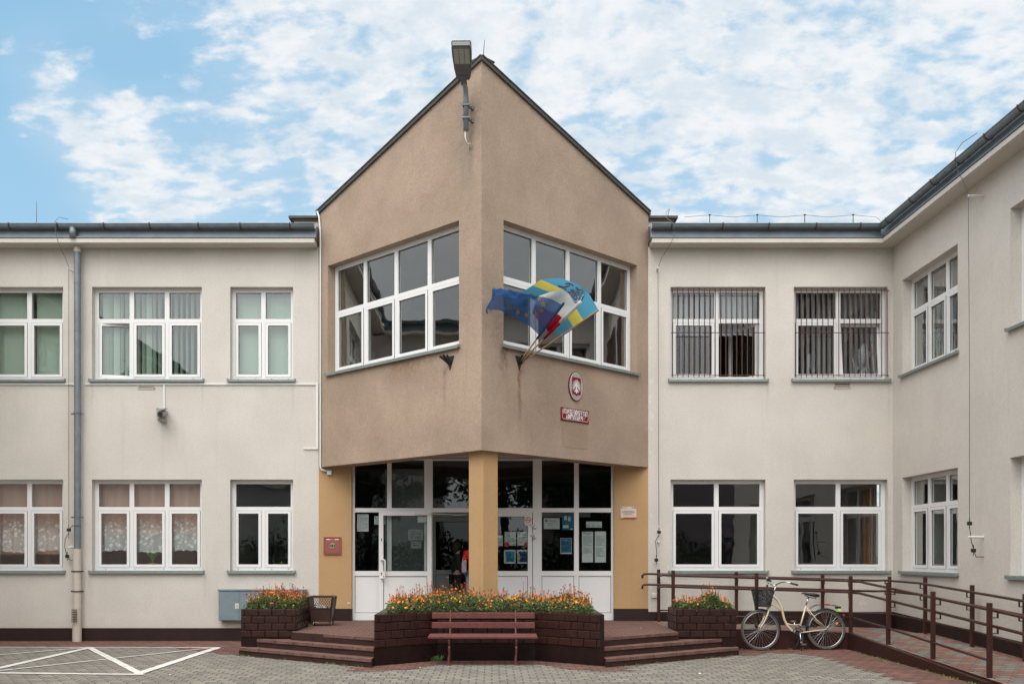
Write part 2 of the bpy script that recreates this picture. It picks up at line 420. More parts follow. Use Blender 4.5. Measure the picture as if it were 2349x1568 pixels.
# ================================================================== ground
def pavers(name, cols, bw=.205, bh=.165, rot=0.0, dark=.45, tint=None):
    def fn(t, co, c, b):
        x, y, z = t.sep(co)
        if rot: 
            x, y = (t.math('ADD', t.math('MULTIPLY', x, math.cos(rot)), t.math('MULTIPLY', y, math.sin(rot))),
                    t.math('SUBTRACT', t.math('MULTIPLY', y, math.cos(rot)), t.math('MULTIPLY', x, math.sin(rot))))
        # zig-zag sides of the interlocking blocks
        wv = t.math('PINGPONG', x, bw * .25); wx = t.math('PINGPONG', y, bh * .5)
        y2 = t.math('ADD', y, t.math('MULTIPLY', wv, .22)); x2 = t.math('ADD', x, t.math('MULTIPLY', wx, .22))
        br = t.n('ShaderNodeTexBrick'); br.offset = .5
        t.put(br.inputs['Vector'], t.comb(x2, y2, 0))
        br.inputs['Scale'].default_value = 1.0; br.inputs['Mortar Size'].default_value = .0085
        br.inputs['Mortar Smooth'].default_value = .3; br.inputs['Bias'].default_value = 0
        br.inputs['Brick Width'].default_value = bw; br.inputs['Row Height'].default_value = bh
        br.inputs['Color1'].default_value = (*cols[0], 1); br.inputs['Color2'].default_value = (*cols[1], 1)
        br.inputs['Mortar'].default_value = (.045, .042, .035, 1)
        cc = br.outputs['Color']
        cc = t.mix(t.math('MULTIPLY', t.ramp(t.noise(co, .8, 5, .6), .35, .7), .35), cc, tuple(q * .62 for q in cols[0]))
        cc = t.mix(t.math('MULTIPLY', t.ramp(t.noise(co, 2.3, 4, .65), .60, .72), .45), cc, (.07, .062, .052))
        sp = t.ramp(t.noise(co, 90, 3, .7), .3, .7, .86, 1.12, False)
        sc = t.n('ShaderNodeVectorMath', operation='SCALE'); t.put(sc.inputs[0], cc); t.put(sc.inputs['Scale'], sp)
        cc = sc.outputs[0]
        if tint:
            br2 = t.n('ShaderNodeTexBrick'); br2.offset = .5
            t.put(br2.inputs['Vector'], t.comb(x2, y2, 0)); br2.inputs['Scale'].default_value = 1.0
            br2.inputs['Mortar Size'].default_value = 0; br2.inputs['Brick Width'].default_value = bw; br2.inputs['Row Height'].default_value = bh
            br2.inputs['Color1'].default_value = (0, 0, 0, 1); br2.inputs['Color2'].default_value = (1, 1, 1, 1)
            f = t.ramp(br2.outputs['Color'], .52, .60)
            f = t.math('MULTIPLY', f, t.math('SUBTRACT', 1, br.outputs['Fac']))
            cc = t.mix(t.math('MULTIPLY', f, .85), cc, tint)
        bm = t.n('ShaderNodeBump'); bm.inputs['Strength'].default_value = .8; bm.inputs['Distance'].default_value = .006
        h = t.math('ADD', t.math('MULTIPLY', br.outputs['Fac'], -1.0), t.math('MULTIPLY', t.noise(co, 120, 2), .25))
        t.put(bm.inputs['Height'], h); t.put(b.inputs['Normal'], bm.outputs[0])
        return cc
    return mat(name, cols[0], rough=.9, spec=.12, fn=fn)
M['pave'] = pavers('grey_pavers', ((.270, .243, .208), (.180, .163, .140)))
M['red'] = pavers('red_pavers', ((.215, .105, .085), (.13, .075, .062)))
M['mixed'] = pavers('mixed_pavers', ((.225, .205, .175), (.165, .155, .135)), tint=(.24, .105, .08))
M['deckred'] = pavers('deck_pavers', ((.185, .105, .085), (.15, .09, .075)))
def worn(t, co, c, b):
    return t.mix(t.math('MULTIPLY', t.ramp(t.noise(co, 7, 6, .75), .54, .64), .75), c, (.24, .21, .175))
M['line'] = mat('road_paint', (.62, .61, .57), .8, spec=.15, bump=.4, bscale=50, fn=worn)

g = MB(); g.quad((-500, -500, 0), (500, -500, 0), (500, 500, 0), (-500, 500, 0))
o = g.build('ground', M['pave']); tag(o, kind='structure')

def sheet(name, polys, m, z):
    b = MB()
    for p in polys: b.poly([(x, y, z) for x, y in p])
    o = b.build(name, m, recalc=False); tag(o, kind='structure')
    for q in o.data.polygons:
        if q.normal.z < 0: q.flip()
    return o
G = ground_at
# red blocks, laid whole: along the left wall, in the recess round the planter, along the ramp
def interp(pts, x):
    for (x0, y0), (x1, y1) in zip(pts, pts[1:]):
        if x0 <= x <= x1: return y0 + (y1 - y0) * (x - x0) / (x1 - x0)
    return pts[0][1] if x < pts[0][0] else pts[-1][1]
FRONT_EDGE = [(-10.65, -1.05), (-5.9, -1.15), (-5.2, -1.8), (-4.3, -2.6), (-4.1, -2.6), (-2.05, -4.2), (-2.0, -4.85), (-1.3, -4.6), (-.85, -3.98), (.66, -3.98), (1.15, -4.55), (1.9, -4.85), (1.95, -4.2), (4.0, -2.6), (4.1, -2.75), (4.7, -2.2), (5.3, -2.6), (5.5, -4.2), (5.62, -9.6)]
rows = []
for r in range(60):
    y0 = -9.9 + r * .165; off_ = .1025 if r % 2 else 0.0; run = None
    for c in range(83):
        x0 = -10.6 + off_ + c * .205; xm, ym = x0 + .1, y0 + .08
        if y0 > -.02: continue
        on = (ym > interp(FRONT_EDGE, xm) + random.uniform(-.04, .04)) if xm < 5.3 else (ym > -9.6 and xm > interp([(-9.6, 5.55), (-4.2, 5.35), (-2.6, 5.25), (-2.2, 4.8)], ym) + random.uniform(-.08, .08)) or ym > -2.2
        if on and (-2.05 < xm < 1.95 and ym > -2.4): on = False
        if xm > 6.3 and ym > -7.55: on = False
        if on: run = (run[0] if run else x0, x0 + .205)
        if (not on or c == 82) and run: rows.append([(run[0], y0), (run[1], y0), (run[1], y0 + .165), (run[0], y0 + .165)]); run = None
sheet('red_paving', rows, M['red'], .004)
b = MB()
def stripe(p, q, wd):
    a = Vector((*G(*p), .008)); c = Vector((*G(*q), .008)); d = (c - a).normalized(); n = Vector((-d.y, d.x, 0)) * wd / 2
    # ragged painted edge
    k = max(2, int((c - a).length / .2)); prev = None
    for i in range(k + 1):
        t = a + (c - a) * (i / k); j1 = random.uniform(.88, 1.08); j2 = random.uniform(.88, 1.08)
        cur = (t + n * j1, t - n * j2)
        if prev: b.quad(prev[1], cur[1], cur[0], prev[0])
        prev = cur
lines = [((-150, 1483.6), (505, 1484.6), .09, 0), ((-150, 1541.5), (330, 1546.6), .12, 1), ((-60, 1545), (205, 1485.2), .13, 2),
         ((205, 1485.2), (322, 1545), .12, 3), ((314, 1546), (498, 1485.4), .15, 4), ((-60, 1507), (191, 1485.8), .06, 5), ((-60, 1545), (478, 1486.4), .06, 6)]
for i, (p, q, wd, k) in enumerate(lines):
    a = Vector((*G(*p), .0)); 
    zz = .0075 + .0006 * k
    n0 = len(b.v); stripe(p, q, wd); b.v[n0:] = [(x, y, zz) for x, y, z in b.v[n0:]]
o = b.build('road_marking', M['line'], recalc=False); tag(o, kind='structure')
for q in o.data.polygons:
    if q.normal.z < 0: q.flip()

# ================================================================== building
BW = thing('school_building', 'cream two storey school with tan pointed entrance bay and white framed windows', 'building', (0, 0, 0))
XL, XR, XA, YA = -3.325, 2.975, -.175, -3.1
XRW = 7.65
LF = Fr(XL, 0, XA - XL, YA)               # left face of the bay
RF = Fr(XA, YA, XR - XA, -YA)             # right face of the bay
RW = Fr(XRW, 0, 0, -1)                    # return wing wall, u runs towards the camera
XLW = -10.65
LW = Fr(XLW, -12, 0, 1)                 # return wall of the far left wing
FL = math.hypot(XA - XL, YA)
WT = .38                                  # wall thickness

def wall(name, fr, u0, u1, z0, top, holes, m, t=WT, mit=(0, 0), parent=BW):
    tf = top if callable(top) else (lambda u: top)
    us = sorted({u0, u1, *[h[0] for h in holes], *[h[1] for h in holes]})
    zs = sorted({z0, *[h[2] for h in holes], *[h[3] for h in holes]})
    b = MB(fr)
    def inside(u, z): return any(h[0] < u < h[1] and h[2] < z < h[3] for h in holes)
    def ub(u): return u + mit[0] if abs(u - u0) < 1e-6 else (u - mit[1] if abs(u - u1) < 1e-6 else u)
    for a, c in zip(us, us[1:]):
        for i, za in enumerate(zs):
            last = i == len(zs) - 1
            zb = None if last else zs[i + 1]
            if inside((a + c) / 2, za + .001): continue
            ta, tb = (tf(a), tf(c)) if last else (zb, zb)
            b.quad((a, 0, za), (c, 0, za), (c, 0, tb), (a, 0, ta))
            b.quad((ub(a), t, za), (ub(a), t, ta), (ub(c), t, tb), (ub(c), t, za))
    for h in holes:
        a, c, zl, zh = h
        b.quad((a, 0, zl), (a, t, zl), (a, t, zh), (a, 0, zh))
        b.quad((c, 0, zl), (c, 0, zh), (c, t, zh), (c, t, zl))
        b.quad((a, 0, zh), (a, t, zh), (c, t, zh), (c, 0, zh))
        b.quad((a, 0, zl), (c, 0, zl), (c, t, zl), (a, t, zl))
    b.quad((u0, 0, z0), (u1, 0, z0), (ub(u1), t, z0), (ub(u0), t, z0))
    b.quad((u0, 0, tf(u0)), (ub(u0), t, tf(u0)), (ub(u1), t, tf(u1)), (u1, 0, tf(u1)))
    o = b.build(name, m, parent, recalc=False)
    return o

def window(fr, u0, u1, w0, w1, cols, wt, parent=BW, single_top=False, opened={}, v0=.14, fw=.075, mw=.088, glassm=None, sill=True, deep=0.0, sillov=.045):
    """cols: number of lights; wt: height of transom centre. opened {(col): (kind, angle)}"""
    glassm = glassm or M['glass']
    b = MB(fr); va, vb = v0, v0 + .07; th = .082
    b.box(u0, u0 + fw, va, vb, w0, w1); b.box(u1 - fw, u1, va, vb, w0, w1)
    b.box(u0 + fw, u1 - fw, va, vb, w1 - fw, w1); b.box(u0 + fw, u1 - fw, va, vb, w0, w0 + .085)
    iu0, iu1, iw0, iw1 = u0 + fw, u1 - fw, w0 + .085, w1 - fw
    ws = iu1 - iu0; cw = (ws - mw * (cols - 1)) / cols
    t0, t1 = wt - th / 2, wt + th / 2
    if single_top: b.box(iu0, iu1, va, vb, t0, t1)
    lights = []
    for c in range(cols):
        a = iu0 + c * (cw + mw); lights.append((a, a + cw))
        if c < cols - 1:
            if single_top: b.box(a + cw, a + cw + mw, va, vb, iw0, t0)
            else: b.box(a + cw, a + cw + mw, va, vb, iw0, iw1)
        if not single_top: b.box(a, a + cw, va, vb, t0, t1)
    f = b.build('window', M['pvc'], parent, recalc=False)
    # little drain caps on the bottom rail
    tops = [(iu0, iu1)] if single_top else lights
    def pane(a, c, za, zb, par, v=None):
        q = MB(fr); v = v or va + .035
        q.quad((a, v, za), (c, v, za), (c, v, zb), (a, v, zb))
        q.build('pane', glassm, par, recalc=False)
    def gasket(mb, a, c, za, zb, v, g=.009):
        mb.box(a, a + g, v, v + .004, za, zb, 1); mb.box(c - g, c, v, v + .004, za, zb, 1)
        mb.box(a + g, c - g, v, v + .004, zb - g, zb, 1); mb.box(a + g, c - g, v, v + .004, za, za + g, 1)
    gk = MB(fr)
    for a, c in tops:
        pane(a, c, t1, iw1, f); gasket(gk, a, c, t1, iw1, va + .028)
    gk.mi = [0] * len(gk.mi); gk.build('gasket', M['gasket'], f, recalc=False)
    for k, (a, c) in enumerate(lights):
        sw = .052
        op = opened.get(k)
        s = MB(fr); sa, sb = va - .012, vb - .02
        A, C, Z0, Z1 = a - .004, c + .004, iw0 - .004, t0 + .004
        if op:
            # sash turned about its hinge into the room
            kind, ang = op
            base = fr.m.copy()
            if kind == 'left': piv = Vector((A, sb, 0)); rot = Matrix.Rotation(R(ang), 4, 'Z')
            elif kind == 'right': piv = Vector((C, sb, 0)); rot = Matrix.Rotation(-R(ang), 4, 'Z')
            else: piv = Vector((0, sb, Z0)); rot = Matrix.Rotation(-R(ang), 4, 'X')
            mm = base @ Matrix.Translation(piv) @ rot @ Matrix.Translation(-piv)
            s.m = mm
        s.box(A, A + sw, sa, sb, Z0, Z1); s.box(C - sw, C, sa, sb, Z0, Z1)
        s.box(A + sw, C - sw, sa, sb, Z1 - sw, Z1); s.box(A + sw, C - sw, sa, sb, Z0, Z0 + sw)
        gasket(s, A + sw, C - sw, Z0 + sw, Z1 - sw, sa + .022)
        # shadow joint round the sash
        g2 = .004
        s.box(A - g2, A - .0005, sa + .004, sa + .010, Z0, Z1, 1); s.box(C + .0005, C + g2, sa + .004, sa + .010, Z0, Z1, 1)
        s.box(A, C, sa + .004, sa + .010, Z1 + .0005, Z1 + g2, 1)
        so = s.build('sash', [M['pvc'], M['gasket']], f, recalc=False)
        q = MB(); q.m = s.m; vv = sa + .03
        q.quad((A + sw, vv, Z0 + sw), (C - sw, vv, Z0 + sw), (C - sw, vv, Z1 - sw), (A + sw, vv, Z1 - sw))
        q.build('pane', glassm, f, recalc=False)
    if sill:
        q = MB(fr); e = sillov
        q.box(u0 - e, u1 + e, -.06, -.002, w0 - .022, w0 + .006); q.box(u0 - e, u1 + e, -.06, -.045, w0 - .040, w0 - .022)
        q.box(u0 + .002, u1 - .002, -.002, va - .002, w0 + .003, w0 + .016)
        q.box(u0 - e - .006, u0 - e + .014, -.064, -.002, w0 - .026, w0 + .022); q.box(u1 + e - .014, u1 + e + .006, -.064, -.002, w0 - .026, w0 + .022)
        q.build('sill', M['sill'], f, recalc=False)
        q = MB(fr)
        for j in range(4):
            uu = u0 + (u1 - u0) * (.1 + .8 * j / 3); 
            q.tube([(uu, va - .006, w0 + .045), (uu, va + .01, w0 + .045)], .008, 8)
        q.build('drain_cap', M['gasket'] if (u0 * 7) % 2 < 1 else M['white'], f, recalc=False)
    return f

UP0, UP1, UT = 4.985, 6.765, 6.145       # upper windows: sill, head, transom
LO0, LO1, LT = 1.33, 3.085, 2.53
X = lambda px: XX(px, 0)
left_h = [(X(-107), X(145)), (X(211), X(463)), (X(528), X(672.5))]
right_h = [(X(1538.3), X(1756)), (X(1821), X(2036))]
WTOP = 7.52
holes = [(a, c, z0, z1) for a, c in left_h for z0, z1 in ((LO0, LO1), (UP0, UP1))]
wall('wall', FRONT, XLW, XL, .25, WTOP, holes, M['cream'])
holes = [(a, c, z0, z1) for a, c in right_h for z0, z1 in ((LO0, LO1), (UP0, UP1))]
wall('wall', FRONT, XR, XRW, .40, WTOP, holes, M['cream'])
rw_h = [(.44, 2.61), (4.24, 6.36), (8.0, 10.1)]
holes = [(a, c, z0, z1) for a, c in rw_h for z0, z1 in ((LO0, LO1), (UP0, UP1))]
wall('wall', RW, 0.0, 12.0, .2, WTOP, holes, M['cream'])
wall('wall', LW, -4.0, 12.0, .2, WTOP, [(-2, 0, UP0, UP1), (2, 4, UP0, UP1), (6, 8, UP0, UP1)], M['cream'])

win = []
for i, (a, c) in enumerate(left_h):
    n = 3 if i < 2 else 2
    window(FRONT, a, c, LO0, LO1, n, LT, single_top=(i == 2))
    window(FRONT, a, c, UP0, UP1, n, UT, opened={0: ('left', 14)} if i == 1 else {})
for i, (a, c) in enumerate(right_h):
    window(FRONT, a, c, LO0, LO1, 2, LT)
    window(FRONT, a, c, UP0, UP1, 2, UT, opened={1: ('right', 62)} if i == 0 else {1: ('tilt', 7)})
for a, c in rw_h:
    window(RW, a, c, LO0, LO1, 3, LT, v0=.17)
    window(RW, a, c, UP0, UP1, 3, UT, v0=.17)
for a in (-2, 2, 6): window(LW, a, a + 2, UP0, UP1, 3, UT)

# bay walls
W0, W1 = .0664 * FL, .8816 * FL
V0, V1 = (1 - .888) * FL, (1 - .0773) * FL
BZ0, BZ1, BT = 5.055, 7.105, 6.22
gab = lambda z0, z1: (lambda u: z0 + (z1 - z0) * u / FL)
wall('wall', LF, 0, FL, 3.32, gab(8.19, 9.56), [(W0, W1, BZ0, BZ1)], M['tan'], mit=(0, WT))
wall('wall', RF, 0, FL, 3.32, gab(9.56, 8.19), [(V0, V1, BZ0, BZ1)], M['tan'], mit=(WT, 0))
window(LF, W0, W1, BZ0, BZ1, 4, BT, v0=.17, sillov=.03, glassm=M['glass_bay'])
window(RF, V0, V1, BZ0, BZ1, 4, BT, v0=.17, sillov=.03, glassm=M['glass_bay'])
# coping on the gable edges
for fr, za, zb in ((LF, 8.19, 9.56), (RF, 9.56, 8.19)):
    b = MB(fr); ea, eb = (-.03, FL + .02) if fr is LF else (-.02, FL + .03)
    sl = (zb - za) / FL
    for lo, hi, vv in ((-.045, .018, -.04), (.018, .034, -.055)):
        P = [(ea, vv, za + sl * ea + lo), (eb, vv, za + sl * eb + lo), (eb, vv, za + sl * eb + hi), (ea, vv, za + sl * ea + hi)]
        b.extrude(P, (0, .08 if lo < 0 else .34, 0))
    for k in (1.35, 2.9):
        b.box(k, k + .03, -.047, -.038, za + sl * k - .04, za + sl * k + .02)
    b.build('coping', M['coping'], BW, recalc=True)
# bay roof
b = MB()
P = [(XL, 0, 8.17), (XA, YA, 9.54), (XR, 0, 8.17)]
for y2 in (5.0,):
    b.quad((XL, .02, 8.18), (XA, YA + .06, 9.55), (XA, y2, 9.55), (XL, y2, 8.18))
    b.quad((XR, .02, 8.18), (XR, y2, 8.18), (XA, y2, 9.55), (XA, YA + .06, 9.55))
    b.quad((XL, y2, 3.4), (XR, y2, 3.4), (XR, y2, 8.19), (XL, y2, 8.19))
b.add([(XL, y2, 8.18), (XR, y2, 8.18), (XA, y2, 9.55)], [(0, 1, 2)])
b.build('bay_roof', M['roof'], BW, recalc=False)
b = MB()
for xx in (XL, XR):
    b.box(xx - .004, xx + .004, .003, 5.0, 7.5, 8.17)
b.build('bay_side_wall', M['tan'], BW)
# wing roofs
b = MB()
b.box(XLW + .1, XL - .01, .02, 9, 7.70, 7.78); b.box(XR + .01, 14, .02, 9, 7.70, 7.78); b.box(XRW + .02, 14, -12, .02, 7.70, 7.78); b.box(-18, XLW - .02, -16, 9, 7.70, 7.78)
b.build('roof', M['roof'], BW)
# parapet blocks with metal caps beside the bay
for x0, x1, far in ((X(672), XL - .012, -1), (XR + .012, X(1545), 1)):
    b = MB(); b.box(x0, x1, .10, 1.6, 7.79, 8.09)
    b.build('parapet', M['cream'], BW)
    b = MB(); c0, c1 = (x0 - .09, x1) if far < 0 else (x0, x1 + .09)
    b.box(c0, c1, .02, 1.7, 8.09, 8.135)
    q0, q1 = (x0 - .02, x1) if far < 0 else (x0, x1 + .02)
    b.box(q0, q1, .06, 1.66, 8.05, 8.089)
    b.box(q0, q1, .05, .098, 7.78, 7.93)
    b.build('parapet_cap', M['coping'], BW)

# cornice, metal fascia and gutter, as profiles (v, w) run along u
def profile(name, fr, prof, u0, u1, m, parent=BW, smooth=False):
    b = MB(fr); n = len(prof)
    P = [(u0, v, w_) for v, w_ in prof] + [(u1, v, w_) for v, w_ in prof]
    b.add(P, [tuple(range(n)), tuple(range(n, 2 * n))[::-1]] + [(i, n + i, n + (i + 1) % n, (i + 1) % n) for i in range(n)])
    return b.build(name, m, parent, smooth=smooth)
corn = [(.02, 7.50), (-.30, 7.50), (-.32, 7.512), (-.32, 7.592), (.02, 7.61)]
fasc = [(.01, 7.612), (-.335, 7.600), (-.335, 7.622), (-.27, 7.628), (-.235, 7.86), (.01, 7.88)]
def gutter(fr, u0, u1, nstrap, jit=0):
    r0, r1, vc, wc = .072, .066, -.335, 7.835
    A = [math.pi * (.98 + 1.04 * i / 12) for i in range(13)]
    prof = [(vc + r0 * math.cos(a), wc + r0 * math.sin(a)) for a in A] + [(vc + r1 * math.cos(a), wc + r1 * math.sin(a)) for a in A[::-1]]
    go = profile('gutter', fr, prof, u0, u1, M['zinc'], smooth=True)
    # rolled front bead
    b = MB(fr); b.tube([(u0, vc - r0, wc + .004), (u1, vc - r0, wc + .004)], .011, 8); b.build('gutter_bead', M['zinc'], go, smooth='all')
    L = u1 - u0
    for k in range(nstrap):
        uu = u0 + L * (k + .45 + random.uniform(-.1, .1)) / nstrap
        b = MB(fr)
        for a0, a1 in zip(A, A[1:]):
            pts = []
            for a, rr in ((a0, r0 + .001), (a1, r0 + .001), (a1, r0 + .007), (a0, r0 + .007)):
                pts.append((uu, vc + rr * math.cos(a), wc + rr * math.sin(a)))
            b.extrude(pts, (.028, 0, 0))
        b.box(uu, uu + .028, vc - .085, vc - .078, wc - .02, wc + .02)
        b.build('gutter_strap', M['rust'], go)
    for k in range(max(1, nstrap // 2)):
        uu = u0 + L * (k + .9) / (nstrap / 2 + .3)
        b = MB(fr)
        for a0, a1 in zip(A, A[1:]):
            b.extrude([(uu, vc + rr * math.cos(a), wc + rr * math.sin(a)) for a, rr in ((a0, r0 + .0005), (a1, r0 + .0005), (a1, r0 + .003), (a0, r0 + .003))], (.05, 0, 0))
        b.build('gutter_joint', M['zinc'], go)
    return go
for fr, u0, u1, e in ((FRONT, XLW + .32, XL - .004, 0), (FRONT, XR + .004, XRW - .32, 1), (RW, .0, 12.0, 2), (LW, -4.0, 11.68, 3)):
    profile('cornice', fr, corn, u0 if e != 1 else u0 + .02, u1 - (.02 if e == 0 else 0), M['cream'])
    profile('fascia', fr, fasc, u0, u1, M['zinc2'])
gutter(FRONT, XLW + .36, XL - .01, 8); gutter(FRONT, XR + .01, XRW - .30, 5); gutter(RW, .30, 12, 13); gutter(LW, -4, 11.6, 10)

# yellow entrance walls, column, soffit, plinths
ex0, ex1 = X(806.5), X(1409)
b = MB(); b.box(XL, ex0, .0, .38, .62, 3.50); b.build('entrance_wall', M['yellow'], BW)
b = MB(); b.box(ex1, XR, .0, .38, .62, 3.50); b.build('entrance_wall', M['yellow'], BW)
b = MB(); b.box(XL - .001, ex0 + .004, -.012, .379, .30, .62); b.build('plinth', M['plinth'], BW)
b = MB(); b.box(ex1 - .004, XR + .001, -.012, .379, .30, .62); b.build('plinth', M['plinth'], BW)
b = MB(); cx, cy, hw = -.152, -2.70, .235
b.prism([(cx, cy - hw), (cx + hw, cy), (cx, cy + hw), (cx - hw, cy)], .2, 3.498); b.build('entrance_column', M['yellow'], BW)
b = MB(); b.poly([(XL + .5, .0, 3.50), (XA, YA + .5, 3.50), (XR - .5, .0, 3.50)]); b.poly([(XL, .001, 3.502), (XR, .001, 3.502), (XR, 8, 3.502), (XL, 8, 3.502)])
b.build('soffit', M['soffit'], BW, recalc=False)
# hooks left in the lower edge
b = MB()
for px, py in ((1004, 1051), (838, 1057), (1231, 1052), (1361, 1068), (863, 1062)):
    pass
# plinth of the wings
b = MB(); b.box(XLW, XL - .002, -.014, .3, -.05, .25); b.build('plinth', M['plinth'], BW)
b = MB(); b.box(XR + .002, XRW, -.016, .3, .0, .56); b.build('plinth', M['plinth'], BW)
b = MB(RW)
P = [(0.02, -.016, -.1), (12, -.016, -.1), (12, -.016, .30), (5, -.016, .38), (0.02, -.016, .56)]
b.extrude(P, (0, .3, 0)); b.build('plinth', M['plinth'], BW)

# interiors
def room(x0, x1, y0, y1, z0, z1, m, name='interior_wall'):
    b = MB()
    b.quad((x0, y1, z0), (x1, y1, z0), (x1, y1, z1), (x0, y1, z1)); b.quad((x0, y0, z0), (x0, y1, z0), (x0, y1, z1), (x0, y0, z1))
    b.quad((x1, y0, z0), (x1, y0, z1), (x1, y1, z1), (x1, y1, z0)); b.quad((x0, y0, z0), (x1, y0, z0), (x1, y1, z0), (x0, y1, z0))
    b.quad((x0, y0, z1), (x0, y1, z1), (x1, y1, z1), (x1, y0, z1))
    return b.build(name, m, BW, recalc=False)
room(XLW + .1, -5.3, WT + .01, 3.2, .41, 3.45, M['peach']); room(-5.2, -3.4, WT + .01, 4.5, .41, 3.45, M['room'])
room(XLW + .1, -3.4, WT + .01, 4.5, 4.1, 7.3, M['grey_room'])
room(3.1, 5.45, WT + .01, 5.5, .41, 3.45, M['room']); room(5.55, 7.5, WT + .01, 5.5, .41, 3.45, M['room'])
room(3.1, 5.45, WT + .01, 5.5, 4.1, 7.3, M['room']); room(5.55, 7.5, WT + .01, 5.5, 4.1, 7.3, M['room'])
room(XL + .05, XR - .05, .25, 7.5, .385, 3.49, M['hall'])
# bay room
b = MB()
b.quad((XL + .1, 4.5, 3.6), (XR - .1, 4.5, 3.6), (XR - .1, 4.5, 7.7), (XL + .1, 4.5, 7.7))
pass
b.poly([(XL + .1, 4.5, 7.4), (XL + .1, .35, 7.4), (XA, YA + .55, 7.4), (XR - .1, .35, 7.4), (XR - .1, 4.5, 7.4)])
b.poly([(XL + .1, 4.5, 3.7), (XL + .1, .35, 3.7), (XA, YA + .55, 3.7), (XR - .1, .35, 3.7), (XR - .1, 4.5, 3.7)])
b.build('interior_wall', M['bay_room'], BW, recalc=False)
for xx in (XL + .14, XR - .14):
    b = MB(); b.quad((xx, .16, 5.75), (xx, 4.5, 5.75), (xx, 4.5, 7.7), (xx, .16, 7.7), 0); b.quad((xx, .16, 3.6), (xx, 4.5, 3.6), (xx, 4.5, 5.75), (xx, .16, 5.75), 1)
    b.build('interior_side_wall', [M['bay_side'], M['dado']], BW, recalc=False)
# room behind the return wing
b = MB(RW)
for z0, z1 in ((.41, 3.45), (4.1, 7.3)):
    b.quad((-.2, 4, z0), (12, 4, z0), (12, 4, z1), (-.2, 4, z1)); b.quad((0.2, WT, z1), (0.2, 4, z1), (12, 4, z1), (12, WT, z1))
    b.quad((0.2, WT, z0), (0.2, 4, z0), (12, 4, z0), (12, WT, z0)); b.quad((.2, WT, z0), (.2, 4, z0), (.2, 4, z1), (.2, WT, z1))
    b.quad((3.4, WT, z0), (3.4, 4, z0), (3.4, 4, z1), (3.4, WT, z1)); b.quad((12, WT, z0), (12, 4, z0), (12, 4, z1), (12, WT, z1))
b.build('interior_wall', M['grey_room'], BW, recalc=False)

# ------------------------------------------------ entrance glazing
YE = .10
PXE = lambda px: XX(px, YE); PZE = lambda py: ZZ(py, YE)
b = MB()
def vbar(p0, p1, y0, y1): b.box(PXE(p0), PXE(p1), YE, YE + .07, PZE(y1), PZE(y0))
ytop, yb = 1052, 1422
zt, zb = PZE(ytop), .392
for p0, p1 in ((806.8, 813.8), (973, 992.5), (1222.5, 1242.7), (1402, 1408.8)): b.box(PXE(p0), PXE(p1), YE, YE + .07, zb, zt)
zt0, zt1, zk0, zk1 = PZE(1174.2), PZE(1164.6), PZE(1319.8), PZE(1308.8)
zq = PZE(1404.8)
for p0, p1, mu in ((813.8, 973, (888, 898.2)), (1242.7, 1402, (1317, 1327.7))):
    b.box(PXE(p0), PXE(p1), YE, YE + .07, zt - .03, zt)
    b.box(PXE(mu[0]), PXE(mu[1]), YE, YE + .07, zb, zt - .03)
    for a, c in ((p0, mu[0]), (mu[1], p1)):
        b.box(PXE(a), PXE(c), YE, YE + .07, zt0, zt1); b.box(PXE(a), PXE(c), YE, YE + .07, zk0, zk1)
        b.box(PXE(a), PXE(c), YE, YE + .07, zb, zq)
        b.box(PXE(a), PXE(c), YE + .02, YE + .05, zq, zk0)
b.box(PXE(992.5), PXE(1222.5), YE, YE + .07, zt - .03, zt); b.box(PXE(992.5), PXE(1222.5), YE, YE + .07, zt0, zt1)
SF = b.build('entrance_screen', M['pvc'], BW, recalc=False)
gk = MB(); 
for p0, p1 in ((813.8, 888), (898.2, 973), (1242.7, 1317), (1327.7, 1402)):
    for y0, y1 in ((zk1, zt0), (zt1, zt - .03)):
        q = MB(); q.quad((PXE(p0), YE + .035, y0), (PXE(p1), YE + .035, y0), (PXE(p1), YE + .035, y1), (PXE(p0), YE + .035, y1))
        q.build('pane', M['glass_hall'], SF, recalc=False)
    for y0, y1 in ((zk1, zt0), (zt1, zt - .03), (zq, zk0)):
        a, c, g_ = PXE(p0), PXE(p1), .009; v = YE + .017
        gk.box(a, a + g_, v, v + .002, y0, y1); gk.box(c - g_, c, v, v + .002, y0, y1); gk.box(a + g_, c - g_, v, v + .002, y1 - g_, y1); gk.box(a + g_, c - g_, v, v + .002, y0, y0 + g_)
a, c = PXE(992.5), PXE(1222.5)
q = MB(); q.quad((a, YE + .035, zt1), (c, YE + .035, zt1), (c, YE + .035, zt - .03), (a, YE + .035, zt - .03)); q.build('pane', M['glass_hall'], SF, recalc=False)
gk.build('gasket', M['gasket'], SF, recalc=False)

